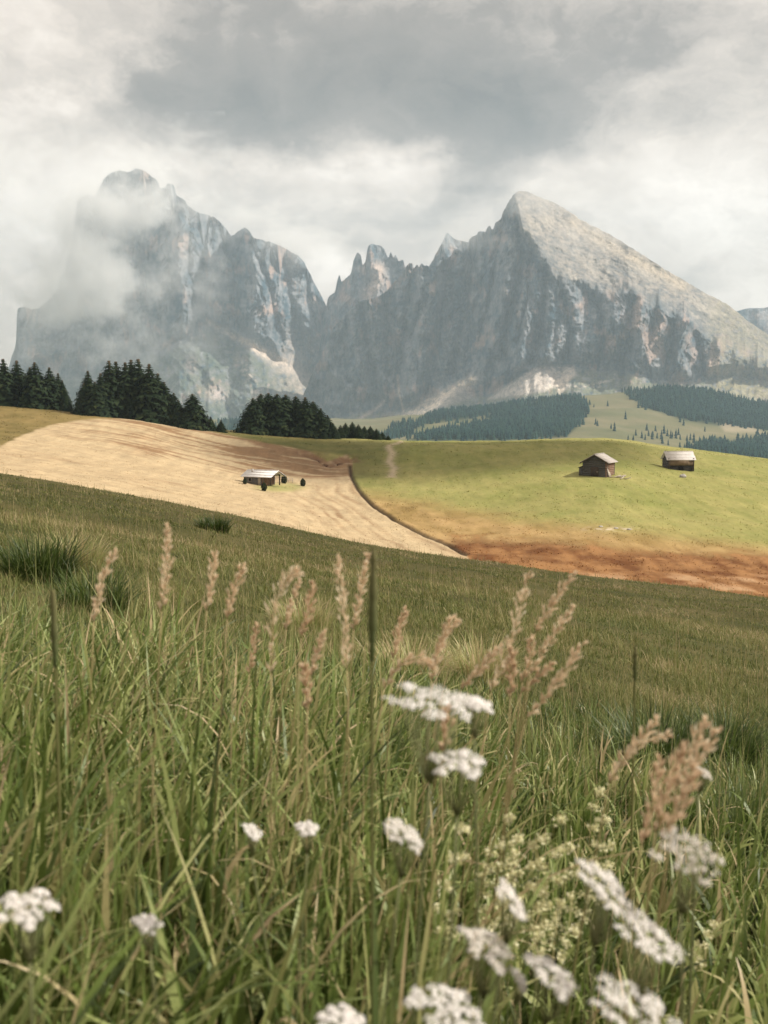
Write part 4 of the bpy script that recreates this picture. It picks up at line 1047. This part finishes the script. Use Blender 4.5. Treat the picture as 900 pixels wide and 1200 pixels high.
# thin culms and dead stalks
base, h, wd, ti = near_field(1300, 1.1, 5.0, lambda px, Y, n: (.36 + .22 * tall(px)) * U(.6, 1.25, n), lambda n: U(.0015, .003, n), 6,
    lambda px, Y, n, c: np.clip(rng.normal(.68, .16, n), 0, 1))
n = len(h)
gm_.add(*blades(base, h, wd, U(0, 6.28, n), np.abs(rng.normal(.05, .05, n)), rng.normal(.12, .2, n), 6, ti))
tag(gm_.build('tall_grass', GRASS), 'tall lush grass filling the slope in front of the camera', kind='stuff')

# the meadow beyond, in tufts that thin out with distance
gm_ = GM()
nt = 30000
q = U(0, 1, nt); Y = np.where(U(0, 1, nt) < .55, np.exp(np.log(4.0) + q * (math.log(78) - math.log(4.0))), 1 / (1 / 4.0 + q * (1 / 80 - 1 / 4.0)))
X = U(-.47, .47, nt) * (Y + 1.0)
pn0 = fbm(X / .8, Y / 1.5, 94, 3); pn1 = fbm(X / 2.6, Y / 2.6, 95, 4); pn2 = fbm(X / 9, Y / 9, 96, 3)
k = 11; n = nt * k
bx = np.repeat(X, k) + rng.normal(0, 1, n) * np.repeat(.035 + .0045 * Y, k); by = np.repeat(Y, k) + rng.normal(0, 1, n) * np.repeat(.04 + .008 * Y, k)
hh = .8 * np.repeat(np.clip(.13 + .16 * pn0 + .14 * pn1 + .08 * pn2, .045, .42) * U(.75, 1.4, nt), k) * U(.55, 1.2, n)
ww = np.maximum(.0035, .00055 * np.repeat(Y, k)) * U(.7, 1.4, n)
straw = np.repeat(sst(.1, .45, fbm(X / 1.7, Y / 2.4, 98, 4) + .25 * pn2), k)
tt = np.clip(rng.normal(.46, .15, n) + np.repeat(.36 * pn0 + .30 * pn1 + .26 * pn2, k) + straw * (U(0, 1, n) < .6) * .42, 0, 1)
gm_.add(*blades(np.stack([bx, by, height(bx, by) - .01], 1), hh, ww, U(0, 6.28, n), np.abs(rng.normal(.38, .3, n)), np.abs(rng.normal(.75, .6, n)), 3, tt))
n = 9000; Y = np.exp(U(math.log(6), math.log(76), n)); X = U(-.47, .47, n) * (Y + 1)
pk = fbm(X / 3.0, Y / 5.0, 99, 3); kp = U(0, 1, n) < np.clip(.25 + 1.6 * pk, .03, 1); X, Y = X[kp], Y[kp]; n = len(X)
gm_.add(*blades(np.stack([X, Y, height(X, Y)], 1), U(.22, .55, n), np.maximum(.002, .00032 * Y) * U(.7, 1.3, n), U(0, 6.28, n), np.abs(rng.normal(.1, .1, n)), rng.normal(.25, .25, n), 4, np.clip(rng.normal(.78, .16, n), 0, 1)))
tag(gm_.build('meadow_grass', MEADOW), 'shorter meadow grass running up to the edge of the near slope', kind='stuff')

# tufts and stubble over the far fields: every blade takes the colour of the ground it grows from
n = 95000
Y = np.where(U(0, 1, n) < .5, U(118, 325, n), 1 / (1 / 118 + U(0, 1, n) * (1 / 325 - 1 / 118))); X = U(-.46, .46, n) * (Y + 9)
ri = np.clip(np.searchsorted(Yr, Y), 0, nr - 1); ci = np.clip(np.searchsorted(cols, X / (Y + 9)), 0, nc - 1)
gcol = C[ri, ci]; mw = mown[ri, ci]; tuft = fbm(X / 3.5, Y / 6, 131, 4)
kp = U(0, 1, n) < np.clip(.45 + 1.3 * tuft, .08, 1); X, Y, gcol, mw, tuft = X[kp], Y[kp], gcol[kp], mw[kp], tuft[kp]; n = len(X)
V, Q, T = blades(np.stack([X, Y, height(X, Y) - .02], 1), np.clip((.15 + .20 * tuft) * (1 - .5 * mw), .05, .4) * U(.6, 1.4, n), .0011 * Y * U(.6, 1.6, n), U(0, 6.28, n), np.abs(rng.normal(.5, .35, n)), np.abs(rng.normal(.7, .5, n)), 2, np.full(n, .5))
fc = np.repeat(gcol * U(.9, 1.45, n)[:, None], 6, axis=0)
fm_ = NT('field_blades'); FIELD = fm_.out(fm_.n('MixShader', i0=.5, i1=fm_.princ(fm_.attr('cover', 0), .8, .1), i2=fm_.n('BsdfTranslucent', Color=fm_.attr('cover', 0))).outputs[0])
tag(link('pasture_grass', mesh_np('pasture_grass', V, Q, colors={'cover': fc}, smooth=True), FIELD), 'short tufts and stubble over the mown slope, pasture and rust coloured ground', kind='stuff')

# tussocks that stand out one by one
def tussock(px, py, Y, h, r, n, tint, label, sd):
    x, y, _ = at(px, py, Y); z = gz(x, y)
    g = np.random.default_rng(sd)
    a = g.random(n) * 6.283; q = np.sqrt(g.random(n)) * r * .45
    b = np.stack([q * np.cos(a), q * np.sin(a), np.full(n, -.02)], 1)
    hh = h * g.uniform(.5, 1.15, n)
    o = link('grass_tussock', mesh_np('grass_tussock', *(lambda v: (v[0], v[1], {'tint': v[2]}))(blades(b, hh, np.maximum(.004, .0008 * Y) * g.uniform(.7, 1.4, n), a + g.normal(0, .5, n), np.abs(g.normal(.25, .18, n)), np.abs(g.normal(.8, .4, n)), 6, np.clip(g.normal(tint, .10, n), 0, 1), twist=g.normal(0, .5, n))), smooth=True), GRASS)
    o.location = (x, y, z); tag(o, label, 'tussock', 'tussocks on the near slope')
tussock(45, 668, 9.5, .48, .6, 900, .22, 'big dark green tussock near the left edge below the rim', 1)
tussock(105, 700, 7.5, .40, .5, 700, .24, 'dark green tussock right of the biggest one at the left edge', 2)
tussock(85, 655, 11, .42, .6, 700, .74, 'straw coloured tussock behind the dark ones at the left edge', 3)
tussock(770, 850, 5.2, .36, .34, 800, .22, 'dark green tussock above the pink grass plumes', 4)
tussock(850, 830, 5.8, .34, .36, 700, .26, 'dark green tussock at the right near the edge of the photo', 5)
tussock(560, 760, 7.5, .36, .45, 600, .78, 'dry straw tussock behind the fan of pale plumes', 6)
tussock(480, 775, 7.0, .34, .5, 600, .80, 'dry reddish straw tussock behind the white umbels', 7)
tussock(870, 950, 3.8, .34, .3, 700, .30, 'bright green tussock at the right edge level with the pink plumes', 8)
tussock(355, 728, 9.0, .30, .5, 500, .75, 'pale dry tussock behind the curved plume', 9)
tussock(250, 612, 30, .5, .9, 500, .22, 'dark tuft on the middle of the near slope rim', 10)

# ------------------------------------------------------------------ grass plumes
PLUME = leaf_mat('plume_spikelets', [(0, (.46, .31, .20)), (.5, (.76, .60, .42)), (1, (.90, .80, .63))], .5, .7, .1)
CULM = leaf_mat('grass_culm', [(0, (.10, .12, .035)), (1, (.34, .27, .13))], .1, .6, .3)
SPIKE = leaf_mat('green_spike', [(0, (.07, .095, .035)), (1, (.16, .15, .07))], .1, .8, .1)
def smooth_line(pts, n):
    pts = np.array(pts, float); t = np.linspace(0, 1, len(pts))
    u = np.linspace(0, 1, n); 
    return np.stack([pchip(t, pts[:, i], u) if len(pts) > 2 else np.interp(u, t, pts[:, i]) for i in range(3)], 1)
def spikelets(axis, width, n, g, taper=True, fluff=1.0):
    """small pointed scales on short upward side sprays, as in a feathery panicle"""
    k = len(axis) - 1; L0 = np.sum(np.linalg.norm(np.diff(axis, axis=0), axis=1))
    nb = max(8, int(L0 / .0058)); per = max(4, n // nb)
    tb = np.clip(np.linspace(.0, .97, nb) + g.normal(0, .012, nb), 0, .999)
    t = np.repeat(tb, per); n = len(t)
    i = np.clip((t * k).astype(int), 0, k - 1); f = t * k - i
    c = axis[i] * (1 - f)[:, None] + axis[i + 1] * f[:, None]
    d = axis[i + 1] - axis[i]; d /= np.linalg.norm(d, axis=1)[:, None]
    ab = np.repeat(np.arange(nb) * 2.4 + g.random(nb), per) + g.normal(0, .35, n)
    e1 = np.cross(d, np.array([.3, 1., .1])); e1 /= np.linalg.norm(e1, axis=1)[:, None]; e2 = np.cross(d, e1)
    r0 = np.cos(ab)[:, None] * e1 + np.sin(ab)[:, None] * e2
    env = np.sin(np.clip(t * .86 + .12, 0, 1) * math.pi) ** .7 if taper else np.ones(n)
    out = np.repeat(width * .62 * g.uniform(.45, 1.25, nb), per) * env * g.random(n) ** .8
    p0 = c + r0 * out[:, None] * .8 + d * out[:, None] * 1.5
    L = g.uniform(.006, .013, n) * fluff; w_ = L * g.uniform(.06, .13, n)
    dr = d + r0 * g.uniform(.05, .75, n)[:, None] + g.normal(0, .16, (n, 3)); dr /= np.linalg.norm(dr, axis=1)[:, None]
    p1 = p0 + dr * L[:, None]
    sd = np.cross(dr, g.normal(size=(n, 3))); sd /= np.linalg.norm(sd, axis=1)[:, None]
    m = (p0 + p1) / 2
    V = np.stack([p0, m + sd * w_[:, None], p1, m - sd * w_[:, None]], 1).reshape(-1, 3)
    return V, np.arange(4 * n).reshape(-1, 4), np.repeat(np.clip(g.normal(.6, .2, n), 0, 1), 4)
def plume(top, bot, Y, wpx, label, bend=0.0, sd=0, lean=0.0, side=(), tint=0.05, n=600, pts=None):
    """a feathery seed head between two pixels at distance Y, on a culm that goes on down to the ground"""
    g = np.random.default_rng(500 + sd)
    A = np.array(at(*top, Y)); Bm = np.array(at(*bot, Y))
    if pts is None:
        mid_ = (A + Bm) / 2 + np.array((bend * Y / F, 0, 0)); head = smooth_line([Bm, mid_, A], 14)
    else: head = smooth_line([np.array(at(*p, Y)) for p in pts][::-1], 16)
    head[:, 1] += np.linspace(0, g.normal(0, .02), len(head)) 
    d = head[0] - head[2]; d /= np.linalg.norm(d)
    gx = head[0][0] + d[0] * .22 + lean; gy = Y + g.normal(0, .03); z0 = gz(gx, gy)
    stem_ = smooth_line([(gx, gy, z0 - .02), (gx * .6 + head[0][0] * .4 , (gy + Y) / 2, z0 + (head[0][2] - z0) * .5), tuple(head[0])], 10)
    o = np.array((gx, gy, z0)); t = thing('grass_plume', tuple(o), label, 'grass plume', 'feathery grass plumes')
    b = MB(); b.tube(stem_ - o, np.linspace(.0017, .0011, 10), 5, np.linspace(0, 1, 10)); b.tube(head - o, np.linspace(.0011, .0004, len(head)), 4, 1.0); b.build('stem', CULM, t, True)
    W_ = .85 * wpx * Y / F
    gmm = GM(); gmm.add(*spikelets(head - o, W_, n, g))
    for (f, dx, dz, ln) in side:
        i = int(f * (len(head) - 1)); p = head[i] - o; e = p + np.array((dx, 0, dz)) * Y / F
        gmm.add(*spikelets(smooth_line([p, (p + e) / 2 + np.array((0, 0, .15 * np.linalg.norm(e - p))), e], 8), W_ * .7, int(n * .4), g))
    for v in gmm.T: v += tint
    gmm.build('seed_head', PLUME, t)
    for q in range(2):
        bb = np.array([[0, 0, rng.uniform(.02, .12)]])
        V, Q, T = blades(bb, U(.2, .38, 1), U(.004, .007, 1), U(0, 6.28, 1), U(.15, .4, 1), U(.4, 1.0, 1), 7, U(.35, .6, 1), twist=rng.normal(0, .6, 1))
        link('leaf', mesh_np('leaf', V, Q, {'tint': T}, smooth=True), GRASS, t)
plume((200, 615), (189, 716), 1.85, 15, 'tall pale plume rising above the left grass towards the rim', 3, 1)
plume((133, 648), (110, 728), 1.9, 15, 'slanting plume left of the tallest left plume', -4, 2)
plume((251, 650), (242, 716), 2.0, 15, 'short upright plume right of the tallest left plume', 2, 3)
plume((285, 665), (266, 726), 1.9, 15, 'slanting plume right of the short upright one', -3, 4)
plume((346, 673), (318, 792), 1.75, 19, 'thick plume that nods over to the right', -6, 5, pts=[(346, 673), (336, 681), (325, 698), (319, 730), (318, 790)], n=430)
plume((350, 682), (335, 738), 2.1, 9, 'thin plume behind the thick nodding plume', -2, 6)
plume((366, 684), (353, 748), 1.95, 13, 'brownish plume just right of the thick nodding plume', 2, 7, tint=-.15)
plume((395, 658), (407, 786), 1.65, 17, 'bright orange tinted plume leaning left, the tallest of the middle', 3, 8, n=430, tint=.05)
plume((431, 650), (414, 738), 1.9, 13, 'slim plume beside the thick green stalk', 0, 9)
plume((378, 744), (365, 792), 1.9, 11, 'small pale plume low between the middle plumes', 0, 10)
plume((357, 782), (360, 832), 1.6, 15, 'low blurred pinkish plume under the nodding plume', 2, 11, tint=-.1)
plume((300, 735), (292, 790), 2.2, 11, 'small faded plume left of the nodding plume', 1, 12, tint=-.15)
plume((475, 716), (461, 772), 2.1, 13, 'faint pinkish plume left of the white umbels', -2, 13, tint=-.15)
plume((528, 722), (506, 798), 1.7, 15, 'forked plume above the largest white umbel', -3, 14, side=[(.45, 22, 42, 1)])
plume((503, 772), (450, 806), 1.75, 15, 'arched plume drooping to the right above the white umbels', 0, 15, pts=[(506, 777), (494, 771), (478, 773), (462, 786), (450, 808)])
plume((622, 675), (575, 812), 1.7, 18, 'longest pale plume of the fan in the middle right', 4, 16, n=460)
plume((670, 674), (627, 742), 1.85, 14, 'upper plume pointing right in the fan', -3, 17)
plume((668, 710), (622, 790), 1.8, 14, 'second plume pointing right in the fan', -3, 18)
plume((682, 757), (617, 842), 1.6, 15, 'outermost low plume of the fan, leaning far right', 4, 19)
plume((600, 765), (598, 818), 1.65, 15, 'upright reddish plume inside the fan', 1, 20, tint=-.2)
plume((586, 760), (540, 808), 1.8, 14, 'low slanting plume at the left of the fan', 0, 21)
plume((622, 750), (612, 800), 2.0, 14, 'short pinkish plume inside the fan', 2, 22, tint=-.1)
plume((646, 780), (610, 812), 1.9, 11, 'lowest thin plume inside the fan', 0, 23, tint=-.1)
plume((523, 832), (519, 882), 1.45, 16, 'blurred pinkish plume hanging just below the largest white umbel', 2, 24, tint=-.1)
plume((762, 838), (714, 918), 1.5, 19, 'forked pinkish plume at the right above the cream flowers', -4, 25, side=[(.45, 50, 30, 1)], n=430)
plume((820, 842), (792, 925), 1.35, 19, 'upright pink plume at the right', -2, 26, n=430, tint=-.05)
plume((838, 855), (792, 945), 1.3, 20, 'pink plume leaning right, farthest right of all', -3, 27, n=430, tint=-.05)
plume((800, 880), (768, 975), 1.2, 24, 'blurred reddish plume in front of the right plumes', -3, 28, n=480, tint=-.22)
plume((782, 905), (752, 990), 1.25, 22, 'blurred brownish plume left of the reddish one', 3, 29, n=430, tint=-.25)
plume((815, 905), (775, 985), 1.15, 22, 'nearest blurred pink plume above the cream umbel', 2, 30, n=430, tint=-.15)

def stalk(top, bot, Y, rpx, label, mat, sd, cat='seed spike', name='seed_spike'):
    g = np.random.default_rng(700 + sd); A = np.array(at(*top, Y)); B_ = np.array(at(*bot, Y))
    d = B_ - A; gx = B_[0] + d[0] * .4; z0 = gz(gx, Y); o = np.array((gx, Y, z0))
    t = thing(name, tuple(o), label, cat)
    b = MB(); b.tube(smooth_line([(0, 0, -.02), tuple((B_ - o) * np.array((.7, .7, .55))), tuple(B_ - o), tuple((A + B_) / 2 - o), tuple(A - o)], 14), .0021, 6, .2); b.build('stem', CULM, t, True)
    r = rpx * Y / F / 2; q = np.linspace(0, 1, 22); ax = B_ - o + (A - B_) * q[:, None]
    b = MB(); b.tube(ax, r * (np.sin(np.clip(q * .94 + .04, 0, 1) * math.pi) ** .35) * (1 + .14 * g.normal(size=22)), 9, q)
    b.build('spike', mat, t, True)
    V, Q, T = spikelets(ax, r * 2.6, 260, g, True, .5); link('bristles', mesh_np('bristles', V, Q, {'tint': T}), mat, t)
stalk((62, 690), (65, 782), 1.5, 8, 'dark brown upright seed spike near the left edge', SPIKE, 1)
stalk((438, 640), (436, 775), 1.3, 10, 'thick blurred green seed spike beside the slim plume', SPIKE, 2)
stalk((745, 758), (744, 798), 2.0, 5, 'thin green seed spike alone right of the fan of plumes', SPIKE, 3)

# ------------------------------------------------------------------ white umbels (yarrow)
zz = NT('white_petals'); c = zz.ramp(zz.attr('tint'), [(0, (.40, .34, .25)), (.35, (.70, .66, .60)), (1, (.86, .84, .83))])
PETAL = zz.out(zz.n('MixShader', i0=.3, i1=zz.princ(c, .7, .15), i2=zz.n('BsdfTranslucent', Color=c)).outputs[0])
YSTEM = leaf_mat('umbel_stem', [(0, (.07, .10, .035)), (1, (.24, .24, .12))], .0, .7, .2)
def floret(g, r):
    """five rounded petals round a raised middle"""
    V = []; Fc = []
    a0 = g.random() * 6.28
    for j in range(5):
        a = a0 + j * 1.2566; q = r * g.uniform(.85, 1.15); z = r * g.uniform(-.25, .12)
        for rr, da, dz in ((.25, 0, .12), (.75, -.50, .05), (1.12, -.28, -.05), (1.12, .28, -.05), (.75, .50, .05)):
            V.append((rr * q * math.cos(a + da), rr * q * math.sin(a + da), z + dz * r))
        k = j * 5; Fc.append((k, k + 1, k + 2, k + 3, k + 4))
    k = len(V); V.append((0, 0, r * .5))
    for j in range(6): V.append((.36 * r * math.cos(j * 1.047), .36 * r * math.sin(j * 1.047), r * .12))
    tri = [(k, k + 1 + j, k + 1 + (j + 1) % 6) for j in range(6)]
    return np.array(V), np.array(Fc), np.array(tri)
def umbel(px, py, Y, wpx, asp, label, tilt=0.0, sd=0, tint=.8, lobes=None, hollow=0.0, back=.14):
    g = np.random.default_rng(900 + sd); Wm = wpx * Y / F
    P = np.array(at(px, py, Y)); gx = P[0] + g.normal(0, .04) - .04 * math.sin(tilt); gy = Y + .04 + abs(g.normal(0, .04)); z0 = gz(gx, gy); o = np.array((gx, gy, z0))
    t = thing('yarrow', tuple(o), label, 'flower', 'white yarrow umbels')
    H = P - o
    below = H + np.array((.25 * Wm * math.sin(tilt) * -1, .015, -.8 * Wm - .018))
    b = MB(); b.tube(smooth_line([(0, 0, -.02), tuple(below * np.array((.55, .55, .5)) + np.array((g.normal(0, .012), 0, 0))), tuple(below)], 12), np.linspace(.0024, .0016, 12), 6, np.linspace(0, .6, 12))
    Rm = Matrix.Rotation(tilt, 3, 'Y') @ Matrix.Rotation(back, 3, 'X')
    Rn = np.array(Rm)
    nl = max(6, int(8 + Wm / .0065)); cen = []
    for i in range(nl):
        r = math.sqrt((i + .5) / nl) * .5 * Wm * g.uniform(.78, .98); a = i * 2.39996 + g.random() * .7
        cen.append((r * math.cos(a), r * math.sin(a), -asp * r * r / Wm * 1.0 + g.normal(0, .02) * Wm))
    vs = MB(); 
    for cx, cy, cz in cen:
        c3 = Rn @ np.array((cx, cy, cz)) + H
        b.tube([below, below * .35 + c3 * .65 + np.array((0, 0, -.2 * Wm)), c3 + np.array((0, 0, -.004))], [.0008, .0006, .0005], 4, .8)
        lr = .5 * Wm * 1.0 * g.uniform(.75, 1.2) / math.sqrt(nl); nf = 12
        for f in range(nf):
            if g.random() < hollow and f < 4: continue
            rr = math.sqrt((f + .4) / nf) * lr; aa = f * 2.4 + g.random()
            fr = g.uniform(.0019, .0028) * (1 if Wm > .03 else .8)
            V, F5, F3 = floret(g, fr)
            tl = np.array(Matrix.Rotation(rr / lr * .8, 3, Vector((-math.sin(aa), math.cos(aa), 0)))); V = V @ tl.T
            V = V + np.array((rr * math.cos(aa), rr * math.sin(aa), -.22 * rr * rr / lr + g.normal(0, .0007)))
            V = V @ Rn.T + c3
            tt = np.full(len(V), np.clip(tint + g.normal(0, .12), 0, 1)); tt[25:] = np.clip(tint - .45, 0, 1)
            n_ = vs.n; vs.addnp(V, F5, tt); vs.f[3].extend((F3 + n_).tolist())
    b.build('stem', YSTEM, t, True)
    vs.build('flower_head', PETAL, t)
    # ferny stem leaves
    for q in (.25, .45, .65):
        lf = MB()
        p = below * q; a = g.random() * 6.28; L = g.uniform(.04, .07)
        dx, dy = math.cos(a), math.sin(a); ax = [p + np.array((dx * L * s_, dy * L * s_, L * (.5 * s_ - .35 * s_ * s_))) for s_ in np.linspace(0, 1, 9)]
        lf.tube(ax, np.linspace(.0009, .0004, 9), 4, .2)
        for i in range(1, 9):
            for sd_ in (-1, 1):
                l2 = .012 * (1 - abs(i - 4) / 6); e = ax[i] + np.array((dx * .5 - dy * sd_, dy * .5 + dx * sd_, .25)) * l2
                lf.add([ax[i], (ax[i] + e) / 2 + np.array((0, 0, .0016)), e, (ax[i] + e) / 2 - np.array((0, 0, .0016))], [(0, 1, 2, 3)], .1)
        lf.build('leaf', YSTEM, t)
umbel(508, 815, 1.12, 118, .25, 'largest white umbel in the middle, wide and flat', .12, 1, .95, lobes=12, back=.12)
umbel(560, 822, 1.16, 40, .3, 'small white umbel touching the right end of the largest one', .25, 2, .92, back=.15)
umbel(538, 890, 1.10, 72, .25, 'flat white umbel alone under the largest one', .05, 3, .93, back=.15)
umbel(476, 974, 1.15, 58, .4, 'pale umbel below and left of the flat one, half sunk in grass', .5, 4, .7)
umbel(359, 968, 1.35, 30, .3, 'small white umbel right of centre in the tall left grass', .05, 5, .85, back=.16)
umbel(297, 973, 1.35, 28, .3, 'small tilted white umbel left of its twin in the tall grass', .6, 6, .8)
umbel(30, 1058, 1.0, 80, .35, 'white umbel cut by the left edge of the photo', .15, 7, .8, back=.15)
umbel(173, 1079, 1.1, 38, .35, 'small white umbel low in the dark grass, lower left', .2, 8, .85)
umbel(605, 1053, 1.05, 58, .5, 'tilted pinkish white umbel facing left among cream flowers', .95, 9, .75)
umbel(714, 1032, 1.0, 90, .5, 'upper umbel of the long white cascade, tilted right', .7, 10, .8)
umbel(764, 1090, .97, 100, .45, 'lower umbel of the long white cascade, stretched to the right', .55, 11, .82)
umbel(810, 990, 1.0, 92, .8, 'cream umbel gone to seed with a hollow green middle', .25, 12, .45, hollow=.8, back=.35)
umbel(576, 1104, 1.0, 76, .5, 'fading pinkish umbel left of the round lower one', .5, 13, .55)
umbel(611, 1146, 1.0, 32, .5, 'small umbel squeezed between the fading and the round one', .9, 14, .7)
umbel(650, 1137, .97, 74, .5, 'round white umbel in the lower middle', .5, 15, .8)
umbel(526, 1172, .95, 98, .5, 'two humped white umbel at the bottom, left of the round one', .3, 16, .85)
umbel(756, 1182, .90, 140, .5, 'big white umbel at the bottom right, cut by the edge', .45, 17, .8)
umbel(400, 1190, .95, 56, .5, 'white umbel cut by the bottom edge of the photo', .2, 18, .85)
umbel(826, 903, 1.45, 22, .6, 'tiny pinkish bloom behind the pink plumes', .6, 19, .5, lobes=5)

# ------------------------------------------------------------------ cream bedstraw
CREAM = leaf_mat('cream_florets', [(0, (.55, .53, .27)), (1, (.86, .82, .58))], .3, .7, .1)
def bedstraw(px, py, Y, h, sd):
    g = np.random.default_rng(1200 + sd); P = np.array(at(px, py, Y)); gx = P[0] + g.normal(0, .06); gy = Y + g.normal(0, .05); z0 = gz(gx, gy); o = np.array((gx, gy, z0))
    t = thing('bedstraw', tuple(o), 'cream bedstraw with small frothy florets between the white umbels', 'flower', 'cream bedstraw plants')
    b = MB(); line = smooth_line([(0, 0, -.02), tuple((P - o) * .55 + np.array((g.normal(0, .02), 0, .02))), tuple(P - o)], 12); b.tube(line, np.linspace(.0014, .0006, 12), 5, .3)
    pts_ = []
    for i in range(7, 12):
        for k in range(3):
            a = g.random() * 6.28; L = g.uniform(.012, .04) * (1.15 - i / 12); e = line[i] + np.array((math.cos(a) * L, math.sin(a) * L, L * .7)); b.tube([line[i], e], .0005, 3, .3, False)
            for q in range(18): pts_.append(e + g.normal(0, .0036, 3))
    b.build('stem', YSTEM, t)
    c_ = np.array(pts_); n = len(c_); d1 = g.normal(size=(n, 3)); d1 /= np.linalg.norm(d1, axis=1)[:, None]; d2 = np.cross(d1, g.normal(size=(n, 3))); d2 /= np.linalg.norm(d2, axis=1)[:, None]
    s_ = g.uniform(.0016, .0032, n)[:, None]
    V = np.concatenate([np.stack([c_ - d1 * s_, c_ + d2 * s_, c_ + d1 * s_, c_ - d2 * s_], 1).reshape(-1, 3)])
    link('blossoms', mesh_np('blossoms', V, np.arange(4 * n).reshape(-1, 4), {'tint': np.repeat(g.random(n), 4)}), CREAM, t)
BS = [(700, 932), (690, 948), (662, 965), (640, 985), (622, 992), (655, 1002), (600, 988), (577, 1002), (632, 1020), (690, 1010), (562, 1030), (640, 1046), (545, 975), (590, 962), (838, 1085), (608, 1005)]
for i, (px, py) in enumerate(BS): bedstraw(px + random.uniform(-6, 6), py, random.uniform(1.5, 2.1), .3, i)
